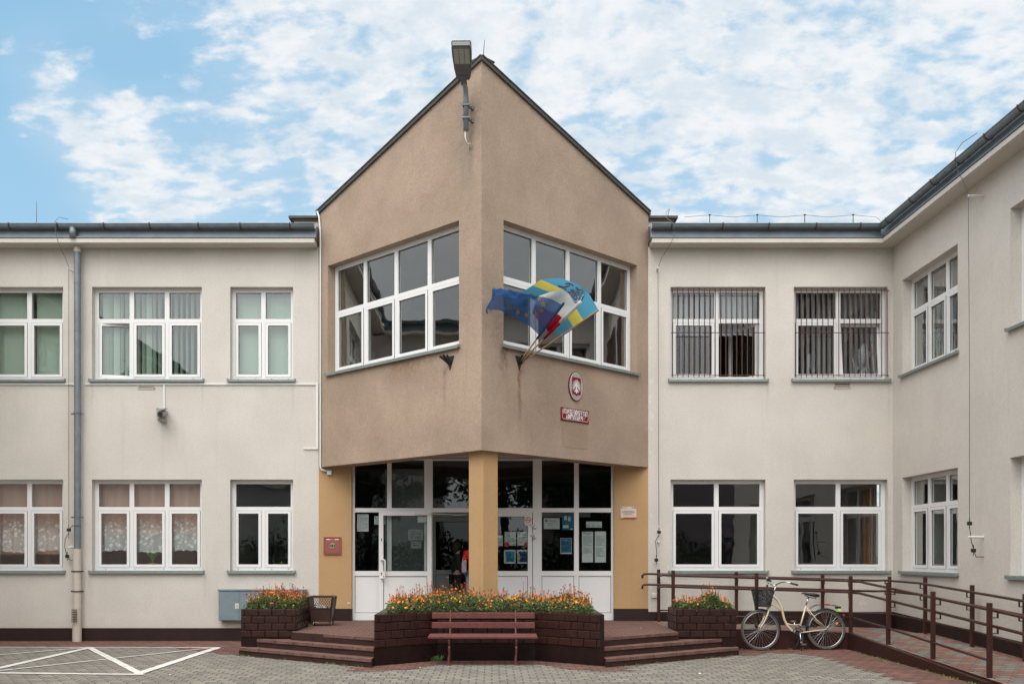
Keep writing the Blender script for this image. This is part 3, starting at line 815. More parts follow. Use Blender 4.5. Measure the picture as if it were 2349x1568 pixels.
def door_leaf(name, xa, xb, ya, yb_, z0, z1, hinge_side, handle=True, parent=BW, m=None, gm=None):
    m = m or M['pvc']
    b = MB(); st = .085; zk = zk0; 
    b.box(xa, xa + st, ya, yb_, z0, z1); b.box(xb - st, xb, ya, yb_, z0, z1)
    b.box(xa + st, xb - st, ya, yb_, z1 - st, z1); b.box(xa + st, xb - st, ya, yb_, zk0, zk1); b.box(xa + st, xb - st, ya, yb_, z0, z0 + .12)
    b.box(xa + st, xb - st, ya + .02, yb_ - .02, z0 + .12, zk0)
    d = b.build(name, m, parent, recalc=False)
    q = MB(); ym = (ya + yb_) / 2
    q.quad((xa + st, ym, zk1), (xb - st, ym, zk1), (xb - st, ym, z1 - st), (xa + st, ym, z1 - st)); q.build('pane', gm or M['glass_hall'], d, recalc=False)
    q = MB(); g_ = .009
    for y0, y1 in ((zk1, z1 - st), (z0 + .12, zk0)):
        q = MB(); a, c = xa + st, xb - st; v = ya + .016
        q.box(a, a + g_, v, v + .002, y0, y1); q.box(c - g_, c, v, v + .002, y0, y1); q.box(a + g_, c - g_, v, v + .002, y1 - g_, y1); q.box(a + g_, c - g_, v, v + .002, y0, y0 + g_)
        q.build('gasket', M['gasket'], d, recalc=False)
    return d
# open left leaf, folded back against the side glazing
YD = -.05
dxa, dxb = XX(869, YD), XX(990, YD)
dl = door_leaf('door', dxa, dxb, YD, YD + .07, .42, ZZ(1171.5, YD), 'right')
b = MB(); hx = XX(881.5, YD); hz0, hz1 = ZZ(1325, YD), ZZ(1283, YD)
b.tube([(hx - .055, YD, hz1), (hx - .055, YD - .05, hz1), (hx + .0, YD - .075, hz1), (hx + .025, YD - .08, hz1 - .02), (hx + .025, YD - .08, hz0 + .02), (hx, YD - .075, hz0), (hx - .055, YD - .05, hz0), (hx - .055, YD, hz0)], .017, 10)
b.build('handle', M['white'], dl, smooth='all')
b = MB()
for py in (1237, 1315):
    zc = ZZ(py, YD); b.tube([(dxa + .05, YD - .012, zc + .012), (dxa + .05, YD, zc + .012)], .012, 8); b.box(dxa + .044, dxa + .056, YD - .012, YD, zc - .025, zc + .005)
b.build('lock', M['gasket'], dl)
b = MB(); b.box(XX(952, YD), XX(988, YD), YD - .04, YD, ZZ(1180, YD), ZZ(1174.5, YD)); b.tube([(XX(985, YD), YD - .03, ZZ(1177, YD)), (XX(1045, YD), .02, ZZ(1180, 0)), (XX(1070, YD), .09, ZZ(1179, 0))], .008, 6)
b.build('door_closer', M['white'], dl)
# closed right leaf
dr = door_leaf('door', PXE(1109), PXE(1221), YE - .008, YE + .062, .42, zt0 + .004, 'right')
b = MB()
for py in (1206, 1213, 1226, 1233):
    k = 0
for py in (1208, 1231):
    zc = PZE(py); b.box(PXE(1222), PXE(1226), YE - .03, YE - .001, zc - .045, zc + .045); b.box(PXE(1217), PXE(1223), YE - .02, YE - .009, zc + .01, zc + .04); b.box(PXE(1226), PXE(1230), YE - .02, YE - .001, zc - .04, zc - .01)
b.build('hinge', M['steel'], dr)
# inner vestibule door, seen through the open leaf
M['shaded_pvc'] = mat('vestibule_frame', (.30, .31, .31), .4)  # frame colour darkened to carry the shadow the inner door stands in
yi = 1.3
b = MB()
ia, ib = XX(984, yi), XX(1120, yi); 
di = door_leaf('inner_door', XX(990, yi), XX(1072, yi) + .3, yi, yi + .07, .42, ZZ(1186, yi), 'left', m=M['shaded_pvc'], gm=M['glass_inner'])
b = MB(); b.box(-2.2, XX(990, yi) - .005, yi, yi + .07, .4, 3.4); b.box(XX(990, yi), 2.0, yi, yi + .07, ZZ(1186, yi) + .005, ZZ(1186, yi) + .12); b.build('inner_frame', M['shaded_pvc'], BW)
# ================================================================== terrace, steps, ramp
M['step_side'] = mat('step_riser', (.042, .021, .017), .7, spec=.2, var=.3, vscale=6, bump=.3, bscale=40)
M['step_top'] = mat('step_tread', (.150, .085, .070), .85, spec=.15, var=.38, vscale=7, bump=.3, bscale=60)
def Dl(x, d0, x0, k): return d0 + (x0 - x) * k - DC      # Y of a slanting step front, left flight
def Dr(x, d0, x0, k): return d0 + (x - x0) * k - DC
PX0, PX1 = -1.77, 1.66
deckz = lambda x, y: .39 if x < 3.04 else .39 - .10 * (x - 3.04) / 3.26
b = MB()
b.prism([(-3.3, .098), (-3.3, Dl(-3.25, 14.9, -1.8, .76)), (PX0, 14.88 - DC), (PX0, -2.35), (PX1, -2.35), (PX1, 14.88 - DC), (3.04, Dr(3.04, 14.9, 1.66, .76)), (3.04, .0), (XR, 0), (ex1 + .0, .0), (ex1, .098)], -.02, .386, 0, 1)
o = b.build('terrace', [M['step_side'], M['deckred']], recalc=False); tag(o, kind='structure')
b = MB()
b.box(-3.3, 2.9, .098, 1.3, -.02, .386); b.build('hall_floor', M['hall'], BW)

def flight(sgn, name, label):
    root = thing(name, label, 'steps', (sgn * 2.6 - .05, -3.3, 0), 'entrance steps')
    x0 = PX0 if sgn < 0 else PX1
    ends = (-4.17, -3.90) if sgn < 0 else (4.05, 3.80)
    for k, (zt_, d0, ee) in enumerate(((.13, 14.30, ends[0]), (.26, 14.60, ends[1]))):
        Y = (lambda x, q: Dl(x, q, -1.8, .74)) if sgn < 0 else (lambda x, q: Dr(x, q, 1.66, .74))
        lim = -2.502 if sgn < 0 else -2.502
        def strip(yo, za, zb, m, nm, xo=0.0, back=.46):
            b = MB(); A = (x0, Y(x0, d0) + yo); 
            xe = ee
            ye = Y(ee, d0) + yo
            pts = [A, (xe, ye), (xe, max(ye + .05, lim)), (sgn * 3.26 + (-.02 if sgn > 0 else 0), lim), (sgn * 3.26 + (-.02 if sgn > 0 else 0), Y(sgn * 3.26, d0) + back), (x0, Y(x0, d0) + back)]
            if ye >= lim: pts = [A, (xe, ye)] + pts[3:]
            b.prism(pts, za, zb, 0, 1)
            return b
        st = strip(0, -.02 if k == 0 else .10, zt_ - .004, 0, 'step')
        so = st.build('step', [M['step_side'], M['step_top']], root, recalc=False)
        # nosing slabs with joints
        xa, n = x0, 6
        for j in range(n):
            xs = x0 + (ee - x0) * j / n + sgn * .004; xe2 = x0 + (ee - x0) * (j + 1) / n - sgn * .004
            b = MB(); b.prism([(xs, Y(xs, d0) - .022), (xe2, Y(xe2, d0) - .022), (xe2, Y(xe2, d0) + .13), (xs, Y(xs, d0) + .13)], zt_ - .045, zt_ + random.uniform(.000, .003), 0, 0)
            b.build('nosing', M['step_top'], so)
    return root
flight(-1, 'entrance_steps', 'reddish brown steps going up left of the bench planter')
flight(1, 'entrance_steps', 'reddish brown steps going up right of the bench planter')
# terrace edge slabs
for sgn in (-1, 1):
    x0 = PX0 if sgn < 0 else PX1; ee = -3.24 if sgn < 0 else 3.03; n = 4
    for j in range(n):
        xs = x0 + (ee - x0) * j / n + sgn * .004; xe2 = x0 + (ee - x0) * (j + 1) / n - sgn * .004
        Y = (lambda x: Dl(x, 14.9, -1.8, .76)) if sgn < 0 else (lambda x: Dr(x, 14.9, 1.66, .76))
        b = MB(); b.prism([(xs, Y(xs) - .022), (xe2, Y(xe2) - .022), (xe2, Y(xe2) + .10), (xs, Y(xs) + .10)], .345, .3885 + random.uniform(0, .003), 0, 0)
        oo = b.build('terrace_edge', M['step_top'], o); 

RZ = lambda x, y: .39 - .10 * (x - 3.04) / 3.26 if y > -1.6 else max(.045, .29 - .052 * (-1.6 - y))
RAMP = thing('wheelchair_ramp', 'paved wheelchair ramp with dark brown kerb running along the walls', 'ramp', (6.3, -1.6, 0))
b = MB()
b.prism([(3.042, -1.60), (6.26, -1.60), (7.632, -1.60), (7.632, -.018), (3.042, -.018)], -.02, lambda x, y: RZ(x, 0) - .004, 0, 1)
b.build('ramp_landing', [M['brown'], M['mixed']], RAMP, recalc=False)
b = MB(); ys = [-1.602, -6.6]
b.prism([(6.26, -1.602), (6.26, -7.6), (7.632, -7.6), (7.632, -1.602)], -.02, lambda x, y: RZ(x, y) - .003, 0, 1)
b.build('ramp_slope', [M['brown'], M['mixed']], RAMP, recalc=False)
b = MB()
P = [(4.06, -1.66), (6.18, -1.66), (6.18, -1.602), (4.06, -1.602)]
b.prism(P, -.02, lambda x, y: RZ(x, 0) + .006)
b.build('kerb', M['brown'], RAMP)
b = MB(); b.prism([(6.18, -6.45), (6.258, -6.45), (6.258, -1.602), (6.18, -1.66)][::-1], -.02, lambda x, y: RZ(x, min(y, -1.61)) + .012)
b.build('kerb', M['brown'], RAMP)

# ------------------------------------------------ railings
def railing(name, label, posts, rails, loc, side, grp='ramp railings'):
    root = thing(name, label, 'railing', loc, grp)
    for (x, y, z, h) in posts:
        b = MB(); b.bbox(x - .028, x + .028, y - .028, y + .028, z - .01, z + h, .004); b.build('post', M['rail'], root)
    for pts, r in rails:
        b = MB(); b.tube(pts, r, 10); b.build('rail', M['rail'], root, smooth='all')
    return root
def bracket(root, x, y, z, ox, oy):
    """U shaped rail bracket, from the post face out to the rail"""
    b = MB(); b.bar((x, y, z - .10), (x + ox, y + oy, z - .10), .012, .012); b.bar((x + ox, y + oy, z - .106), (x + ox, y + oy, z - .02), .03, .012, side=(ox, oy, 0))
    b.build('bracket', M['rail'], root)
off = .085
fr_posts = [(3.18, -1.47), (4.65, -1.47), (6.27, -1.57)]
dn_posts = [(6.30, 15.55 - DC), (6.305, 13.98 - DC), (6.31, 12.4 - DC)]
posts = [(x, y, RZ(x, 0), .99) for x, y in fr_posts] + [(x, y, RZ(x, y), 1.0) for x, y in dn_posts]
hz = lambda x, y: RZ(x, y)
rails = []
for hh in (.90, .70):
    pts = [(2.93, -1.40, RZ(3, 0) + hh - .085), (2.93, -1.40, RZ(3, 0) + hh - .03), (2.96, -1.40, RZ(3, 0) + hh - .005), (3.02, -1.40, RZ(3, 0) + hh)]
    pts += [(x, -1.40, RZ(x, 0) + hh) for x in (4.0, 5.2, 6.1)]
    pts += [(6.30, -1.43, RZ(6.27, 0) + hh), (6.365, -1.50, RZ(6.27, 0) + hh - .01)]
    pts += [(6.37, y, .29 - .052 * (-1.6 - y) + hh + .0) for y in (-1.7, -3.1, -4.7, -6.3)]
    pts += [(6.37, -6.85, .045 + hh - .03), (6.37, -7.02, .04 + hh - .04), (6.37, -7.06, .04 + hh - .07), (6.37, -7.07, .04 + hh - .13)]
    rails.append((pts, .021))
rails.append(([(3.2, -1.47, .565), (4.65, -1.47, .56), (6.27, -1.57, .535)], .012))
rails.append(([(6.30, -1.62, .545), (6.30, 15.55 - DC, RZ(6.3, -3.12) + .275), (6.305, 13.98 - DC, RZ(6.3, -4.7) + .27), (6.31, 12.4 - DC, RZ(6.3, -6.27) + .27)], .018))
r1 = railing('railing', 'dark brown tubular railing on the outer kerb of the ramp', posts, rails, (6.3, -1.6, 0), 0)
for x, y in fr_posts:
    for hh in (.90, .70): bracket(r1, x, y + .02, RZ(x, 0) + hh + .01, -.0, .055)
for x, y in dn_posts:
    for hh in (.90, .70): bracket(r1, x + .03, y - .0, RZ(x, y) + hh + .01, .075, .0)
bk = [(3.14, -.20), (4.61, -.20), (6.24, -.20)]
bk2 = [(7.50, -.22), (7.50, 16.93 - DC), (7.50, 15.27 - DC), (7.50, 13.75 - DC)]
posts = [(x, y, RZ(x, 0), .985) for x, y in bk] + [(x, y, RZ(x, y) - (0 if y > -1 else .0), .985) for x, y in bk2]
rails = []
for hh in (.90, .70):
    pts = [(2.82, -.29, RZ(3, 0) + hh - .085), (2.82, -.29, RZ(3, 0) + hh - .03), (2.85, -.29, RZ(3, 0) + hh - .005), (2.91, -.29, RZ(3, 0) + hh)]
    pts += [(x, -.29, RZ(x, 0) + hh) for x in (4.0, 5.6, 7.2)]
    pts += [(7.36, -.31, .27 + hh), (7.42, -.40, .265 + hh)]
    pts += [(7.42, y, .29 - .045 * (-1.0 - y) + hh) for y in (-1.7, -3.1, -4.7, -6.3, -7.2)]
    rails.append((pts, .021))
rails.append(([(3.14, -.2, .60), (6.24, -.2, .57), (7.48, -.22, .54), (7.50, -3.3, .47), (7.50, -5.0, .38), (7.5, -7.0, .30)], .014))
r2 = railing('railing', 'dark brown tubular railing standing close to the cream walls behind the ramp', posts, rails, (7.5, -.2, 0), 0)
for x, y in bk:
    for hh in (.90, .70): bracket(r2, x, y - .02, RZ(x, 0) + hh + .01, .0, -.065)
for x, y in bk2:
    for hh in (.90, .70): bracket(r2, x - .03, y - .0, .29 - .045 * max(0, -1.0 - y) + hh + .01, -.055, .0)

# ================================================================== planters
def brick_face(b, A, B, z0, z1, rows, ln=.225, t=.012, off0=0.0):
    """painted bricks laid proud of the face from A to B (seen with A on the left)"""
    A = Vector((*A, 0)); B = Vector((*B, 0)); L = (B - A).length; d = (B - A) / L; n = Vector((d.y, -d.x, 0))
    rh = (z1 - z0) / rows; fr = MB()
    fr.m = Matrix(((d.x, -n.x, 0, A.x), (d.y, -n.y, 0, A.y), (0, 0, 1, 0), (0, 0, 0, 1)))
    for r in range(rows):
        x = -(ln * (.5 if r % 2 else 0)) - off0
        while x < L - .01:
            a, c = max(.0, x + .006), min(L, x + ln - .006)
            if c - a > .02:
                tt = t + random.uniform(-.004, .004)
                zz0, zz1 = z0 + r * rh + .007, z0 + (r + 1) * rh - .007
                fr.bbox(a, c, -tt, .004, zz0 + random.uniform(-.002, .002), zz1 + random.uniform(-.002, .002), .005)
            x += ln
    k = len(b.v); b.v += [tuple(fr.m @ Vector(p)) for p in []]
    b.v += fr.v; b.f += [tuple(i + k for i in q) for q in fr.f]; b.mi += [0] * len(fr.f)
M['brick'] = mat('painted_brick', (.028, .009, .007), .36, spec=.35, var=.35, vscale=7, bump=.5, bscale=45, dist=.006)
M['brickbase'] = mat('painted_base', (.014, .006, .005), .65, spec=.15, var=.35, vscale=7, bump=.5, bscale=35, dist=.006)
M['soil'] = mat('soil', (.035, .025, .018), .95, var=.3, bump=.8, bscale=30)
def scuff(t, co, c, b):
    f = t.math('MULTIPLY', t.ramp(t.noise(co, 19, 5, .7), .66, .72), .7)
    return t.mix(f, c, (.13, .11, .10))
M['brick'] = mat('painted_brick', (.028, .009, .007), .36, spec=.35, var=.45, vscale=5, bump=.5, bscale=45, dist=.006, fn=scuff)
def planter(name, label, poly, zt_, zmid, rows, faces):
    """hollow brick walled planter"""
    cx_ = sum(p[0] for p in poly) / len(poly); cy_ = sum(p[1] for p in poly) / len(poly)
    root = thing(name, label, 'planter', (cx_, cy_, 0), 'brick planters at the entrance')
    b = MB(); b.prism(poly, -.02, zt_ - .05)
    n = len(poly)
    for i in range(n):                       # rim with the painted top course
        A = Vector((*poly[i], 0)); B = Vector((*poly[(i + 1) % n], 0))
    b.build('core_wall', M['brickbase'], root)
    inner = []
    c = Vector((cx_, cy_))
    t = .12
    P2 = [Vector(p) for p in poly]
    for i in range(n):
        a, q, r_ = P2[i - 1], P2[i], P2[(i + 1) % n]
        e1 = (q - a).normalized(); e2 = (r_ - q).normalized()
        n1 = Vector((-e1.y, e1.x)); n2 = Vector((-e2.y, e2.x))
        if (n1.dot(c - q) < 0) and False: pass
        k = (n1 + n2); k = k / max(.35, k.length_squared) * 2 * .5 * 2 / 2
        inner.append(q + (n1 + n2) / max(.3, 1 + n1.dot(n2)) * t)
    b = MB()
    for i in range(n):
        a, q = P2[i], P2[(i + 1) % n]; ia_, iq = inner[i], inner[(i + 1) % n]
        b.quad((*a, zt_ - .05), (*q, zt_ - .05), (*q, zt_), (*a, zt_)); b.quad((*a, zt_), (*q, zt_), (*iq, zt_), (*ia_, zt_)); b.quad((*ia_, zt_), (*iq, zt_), (*iq, zt_ - .05), (*ia_, zt_ - .05))
    b.build('rim', M['brick'], root, recalc=False)
    b = MB(); b.poly([(*p, zt_ - .035) for p in inner]); b.build('soil', M['soil'], root, recalc=False)
    b = MB()
    for A, B in faces: brick_face(b, A, B, zmid, zt_ - .0, rows, off0=random.uniform(0, .1))
    b.build('brick_courses', M['brick'], root)
    return root
pc = [(-1.755, -4.19), (-.86, -3.46), (.665, -3.46), (1.60, -4.19), (1.655, -4.19), (1.655, -2.30), (-1.77, -2.30)]
planter('planter', 'wide angled dark brown brick planter behind the bench, in front of the doors', pc, .765, .27, 4,
        [(pc[0], pc[1]), (pc[1], pc[2]), (pc[2], pc[3])])
pl = [(-4.165, -2.5), (-3.26, -2.5), (-3.26, -.95), (-4.165, -.95)]
planter('planter', 'square dark brown brick planter beside the litter bin', pl, .755, .285, 4, [(pl[0], pl[1]), (pl[1], pl[2])])
pr = [(3.05, -2.5), (4.035, -2.5), (4.035, -1.72), (3.05, -1.72)]
planter('planter', 'square dark brown brick planter beside the bicycle', pr, .755, .285, 4, [(pr[0], pr[1]), (pr[3], pr[0])])

# ------------------------------------------------ marigolds
def leafmat():
    def fn(t, co, c, b):
        nz = t.noise(co, 25, 3); return t.mix(t.ramp(nz, .35, .65), (.040, .070, .018), (.115, .165, .048))
    m = mat('marigold_leaf', (.05, .09, .02), .6, fn=fn); return m
M['leaf'] = leafmat()
M['stem'] = mat('marigold_stem', (.085, .075, .030), .7)
M['or1'] = mat('petal_orange', (.74, .20, .010), .6, var=.12, vscale=30)
M['or2'] = mat('petal_yellow', (.92, .47, .02), .6, var=.10, vscale=30)
M['or3'] = mat('petal_rust', (.33, .065, .010), .65, var=.2, vscale=30)
def inpoly(x, y, poly):
    c = False; n = len(poly); j = n - 1
    for i in range(n):
        xi, yi_ = poly[i]; xj, yj = poly[j]
        if (yi_ > y) != (yj > y) and x < (xj - xi) * (y - yi_) / (yj - yi_) + xi: c = not c
        j = i
    return c
def bed(label, poly, z0, nleaf, nfl, hfun, seed):
    rnd = random.Random(seed)
    xs = [p[0] for p in poly]; ys_ = [p[1] for p in poly]
    V = []; Fc = []; MI = []
    def addf(pts, m):
        k = len(V); V.extend([tuple(p) for p in pts]); Fc.append(tuple(range(k, k + len(pts)))); MI.append(m)
    def samp():
        while True:
            x = rnd.uniform(min(xs), max(xs)); y = rnd.uniform(min(ys_), max(ys_))
            if inpoly(x, y, poly): return x, y
    # clumps
    cl = [(samp(), rnd.uniform(.75, 1.15)) for _ in range(int(nfl / 5))]
    def hh(x, y):
        best = .55
        for (cx_, cy_), k in cl:
            d = math.hypot(x - cx_, y - cy_)
            if d < .17: best = max(best, k * (1 - .35 * (d / .17) ** 2))
        return hfun(x, y) * best
    # trailing growth over the rim
    for i in range(nleaf):
        x, y = samp(); h = hh(x, y); z = z0 - .03 + (h * .80) * rnd.random() ** .7
        if rnd.random() < .18:
            x += rnd.uniform(-.07, .07); y += rnd.uniform(-.09, .02); z = z0 + rnd.uniform(-.035, .09)
        s = rnd.uniform(.010, .024); a = Vector((rnd.gauss(0, 1), rnd.gauss(0, 1), rnd.gauss(.2, .8))).normalized()
        c = a.cross(Vector((rnd.gauss(0, 1), rnd.gauss(0, 1), rnd.gauss(0, 1)))).normalized()
        p = Vector((x, y, z)); d = a * s * 1.5; e = c * s * .38
        addf([p - d, p + e, p + d, p - e], 0)
    for i in range(nfl):
        x, y = samp(); h = hh(x, y)
        tall = rnd.random() < .13
        z = z0 + h * (rnd.uniform(.92, 1.35) if tall else rnd.uniform(.30, .98))
        if rnd.random() < .12: y = y - .05
        top = Vector((x + rnd.uniform(-.03, .03), y + rnd.uniform(-.03, .03), z)); bot = Vector((x, y, z0))
        for ang in (0, 1.57):
            e = Vector((math.cos(ang), math.sin(ang), 0)) * .0022
            addf([bot - e, bot + e, top + e, top - e], 1)
        nrm = (Vector((rnd.gauss(0, .45), rnd.gauss(-.45, .4), 1))).normalized()
        a = nrm.orthogonal().normalized(); c = nrm.cross(a)
        q = rnd.random()
        if q < .16:       # bud
            for ang in (0, 1.05, 2.1):
                e = (a * math.cos(ang) + c * math.sin(ang)) * .007
                addf([top - e * .6 - nrm * .03, top + e * .6 - nrm * .03, top + e * 1.3, top - e * 1.3], 4 if rnd.random() < .7 else 2)
            continue
        rr = rnd.uniform(.009, .019); mcol = (4 if rnd.random() < .50 else 2) if z > z0 + .8 * h else (3 if rnd.random() < .48 else (2 if rnd.random() < .7 else 4))
        n = rnd.choice((5, 6, 7, 8)); a0 = rnd.random() * 6
        for lay, (r1_, up, mm) in enumerate(((1.0, .0, mcol), (.72, .006, mcol), (.40, .011, 4 if rnd.random() < .5 else mcol))):
            for j in range(n):
                t1_ = a0 + lay * .4 + 6.283 * j / n; w_ = 6.283 / n * .46
                mid = (a * math.cos(t1_) + c * math.sin(t1_))
                l_ = (a * math.cos(t1_ - w_) + c * math.sin(t1_ - w_)); r_ = (a * math.cos(t1_ + w_) + c * math.sin(t1_ + w_))
                R1 = rr * r1_ * rnd.uniform(.85, 1.1); dr = nrm * (.006 - lay * .005)
                addf([top + nrm * up, top + l_ * R1 * .8 + nrm * up - dr * rnd.random(), top + mid * R1 * 1.1 + nrm * up - dr, top + r_ * R1 * .8 + nrm * up - dr * rnd.random()], mm)
    me = bpy.data.meshes.new('marigolds'); me.from_pydata(V, [], Fc)
    for q in (M['leaf'], M['stem'], M['or1'], M['or2'], M['or3']): me.materials.append(q)
    me.polygons.foreach_set('material_index', MI); me.update()
    ob = bpy.data.objects.new('marigolds', me); COL.objects.link(ob)
    tag(ob, label, 'flowers', None, 'stuff'); return ob
pin = [(-1.60, -4.02), (-.80, -3.36), (.60, -3.36), (1.52, -4.02), (1.56, -2.45), (-1.65, -2.45)]
def hc(x, y):
    base = .21 + .10 * math.exp(-((x + .75) / .5) ** 2) + .04 * math.exp(-((x - .0) / .9) ** 2) + .05 * math.exp(-((x - 1.2) / .18) ** 2)
    return base + max(0, (y + 3.4)) * .08
bed('orange marigolds filling the wide planter behind the bench', pin, .745, 36000, 1750, hc, 11)
bed('orange marigolds in the planter beside the litter bin', [(-4.10, -2.45), (-3.30, -2.45), (-3.30, -1.0), (-4.10, -1.0)], .735, 16000, 760, lambda x, y: .22 + .08 * math.exp(-((x + 3.7) / .3) ** 2), 12)
bed('orange marigolds in the planter beside the bicycle', [(3.12, -2.45), (3.98, -2.45), (3.98, -1.80), (3.12, -1.80)], .735, 9500, 400, lambda x, y: .17 + .20 * math.exp(-((x - 3.68) / .13) ** 2), 13)

# ================================================================== bench
M['bench'] = mat('bench_board', (.125, .038, .032), .45, spec=.35, var=.28, vscale=10, bump=.35, bscale=25)
M['bench_iron'] = mat('bench_iron', (.120, .038, .030), .45, var=.25, vscale=20)
BN = thing('park_bench', 'reddish brown wooden bench in the recess of the wide planter', 'bench', (XX(1107, -3.9), -3.9, 0))
bx0, bx1 = XX(990.7, -3.62), XX(1226.5, -3.62)
for za, zb_, yy in ((ZZ(1416, -3.62), ZZ(1405.5, -3.62), -3.60), (ZZ(1437.5, -3.66), ZZ(1427, -3.66), -3.665)):
    b = MB(); b.bbox(bx0, bx1, yy - .02, yy + .02, za - .012, zb_ + .008, .005); bo = b.build('backrest_board', M['bench'], BN)
    for px in (1036, 1044, 1188, 1196):
        q = MB(); q.ball((XX(px, yy), yy - .022, (za + zb_) / 2), .011, 8, 6, sc=(1, .5, 1)); q.build('bolt', M['bench_iron'], bo)
sx0, sx1 = XX(982, -4.12), XX(1233, -4.12)
for k, yy in enumerate((-4.12, -4.0, -3.885, -3.77)):
    b = MB(); b.bbox(sx0, sx1, yy - .05, yy + .05, .405 + .004 * abs(1 - k), .443 + .004 * abs(1 - k), .006); b.build('seat_board', M['bench'], BN)
for px in (1031, 1184):
    x = XX(px, -3.95)
    b = MB()
    b.tube([(x, -3.60, .80), (x, -3.63, .66), (x, -3.68, .50), (x, -3.72, .40)], .014, 8)
    b.tube([(x, -3.72, .39), (x, -3.68, .22), (x, -3.58, .02)], [.018, .015, .018], 8)
    b.tube([(x, -4.14, .385), (x, -4.0, .37), (x, -3.85, .375), (x, -3.72, .39)], .016, 8)
    b.tube([(x, -4.06, .385), (x, -4.07, .33), (x, -4.035, .30), (x, -4.05, .26), (x, -4.02, .16), (x - .01, -4.03, .10), (x - .012, -4.03, .012)], [.022, .020, .015, .020, .014, .016, .018], 8)
    b.box(x - .035, x + .03, -4.06, -4.0, .0, .014); b.box(x - .03, x + .03, -3.61, -3.55, .0, .014)
    b.build('cast_leg', M['bench_iron'], BN, smooth=True)

# ================================================================== litter bin
M['bin'] = mat('bin_metal', (.045, .022, .017), .45, var=.3, vscale=12)
M['litter'] = mat('litter', (.55, .52, .55), .6, var=.35, vscale=25)
bx_, by_ = -3.055, -1.15
BI = thing('litter_bin', 'dark brown perforated square litter bin beside the left planter', 'bin', (bx_, by_, .39))
tw, bw_, h0, h1, hm = .215, .165, .46, .90, .70
def bp(u, v, z):  # corner position
    t = (z - h0) / (h1 - h0); w_ = bw_ + (tw - bw_) * t
    return Vector((bx_ + u * w_, by_ + v * w_, z))
b = MB()
for z in (h1, hm):
    for (a, c) in (((-1, -1), (1, -1)), ((1, -1), (1, 1)), ((1, 1), (-1, 1)), ((-1, 1), (-1, -1))):
        b.bar(bp(*a, z), bp(*c, z), .02, .025 if z == h1 else .015)
for a in ((-1, -1), (1, -1), (1, 1), (-1, 1)): b.bar(bp(*a, h0), bp(*a, h1), .022, .022)
b.build('rim_frame', M['bin'], BI)
b = MB()
for (a, c) in (((-1, -1), (1, -1)), ((1, -1), (1, 1)), ((1, 1), (-1, 1)), ((-1, 1), (-1, -1))):
    b.quad(bp(*a, h0), bp(*c, h0), bp(*c, hm), bp(*a, hm))
b.quad(bp(-1, -1, h0), bp(1, -1, h0), bp(1, 1, h0), bp(-1, 1, h0)); b.build('lower_box', M['bin'], BI, recalc=False)
b = MB()
for (a, c) in (((-1, -1), (1, -1)), ((1, -1), (1, 1)), ((1, 1), (-1, 1)), ((-1, 1), (-1, -1))):
    n, m_ = 9, 5
    for i in range(-m_, n + m_):
        for dirn in (1, -1):
            s0, s1 = i / n, (i + dirn * m_ * .62) / n
            def pt(s_, z):
                lo, hi = bp(*a, z), bp(*c, z); return lo + (hi - lo) * s_
            # clip to 0..1
            t0, t1 = 0.0, 1.0
            ds = s1 - s0
            for lim_, sg in ((0, 1), (1, -1)):
                f0 = (s0 - lim_) * sg; f1 = (s1 - lim_) * sg
                if f0 < 0 and f1 < 0: t0 = 2; break
                if f0 < 0: t0 = max(t0, f0 / (f0 - f1))
                if f1 < 0: t1 = min(t1, f0 / (f0 - f1))
            if t0 < t1 - .01: b.bar(pt(s0 + ds * t0, hm + (h1 - hm) * t0), pt(s0 + ds * t1, hm + (h1 - hm) * t1), .011, .004)
b.build('mesh_panel', M['bin'], BI, recalc=False)
for a in ((-1, -1), (1, -1), (1, 1), (-1, 1)):
    q = MB(); p = bp(*a, h0) * 1.0; q.bar((p.x, p.y, .39), (p.x, p.y, h0 + .01), .022, .022); q.build('leg', M['bin'], BI)
b = MB(); rnd = random.Random(3)
for i in range(26):
    c = Vector((bx_ + rnd.uniform(-.14, .14), by_ + rnd.uniform(-.14, .14), rnd.uniform(.60, .74)))
    pts = [c + Vector((rnd.uniform(-.06, .06), rnd.uniform(-.05, .05), rnd.uniform(-.04, .05))) for _ in range(4)]
    b.add(pts, [(0, 1, 2), (0, 2, 3), (0, 1, 3), (1, 2, 3)])
o = b.build('litter', M['litter']); tag(o, 'crumpled white wrappers lying in the litter bin', 'litter', kind='stuff')
# ================================================================== things on the walls
def wx(px, v=0.0): return XX(px, -v)       # X on a plane standing v in front of the wing wall
# ---- downpipe (part of the building)
xp = XX(178.2, -.12)
b = MB(); b.tube([(xp, -.335, 7.79), (xp, -.325, 7.60)], .062, 14); b.build('downpipe_outlet', M['zinc'], BW, smooth='all')
b = MB(); b.tube([(xp, -.13, 7.50), (xp, -.13, 1.75)], .062, 16); DP = b.build('downpipe', M['zinc'], BW, smooth=True)
b = MB(); b.tube([(xp - .008, -.13, 1.76), (xp - .008, -.13, .03)], .078, 16); b.tube([(xp - .008, -.13, .70), (xp - .008, -.13, .62)], .083, 16); b.tube([(xp - .008, -.13, .30), (xp - .008, -.13, .0)], .084, 16)
b.build('lower_pipe', M['beige_pipe'], DP, smooth=True)
for z in (7.44, 5.9, 4.35, 2.9, 6.8, 5.02):
    thick = z in (7.44,)
    b = MB(); b.tube([(xp, -.13, z - (.05 if thick else .012)), (xp, -.13, z + (.05 if thick else .012))], .068, 16); b.build('collar', M['beige_pipe'] if thick else M['zinc'], DP, smooth=True)
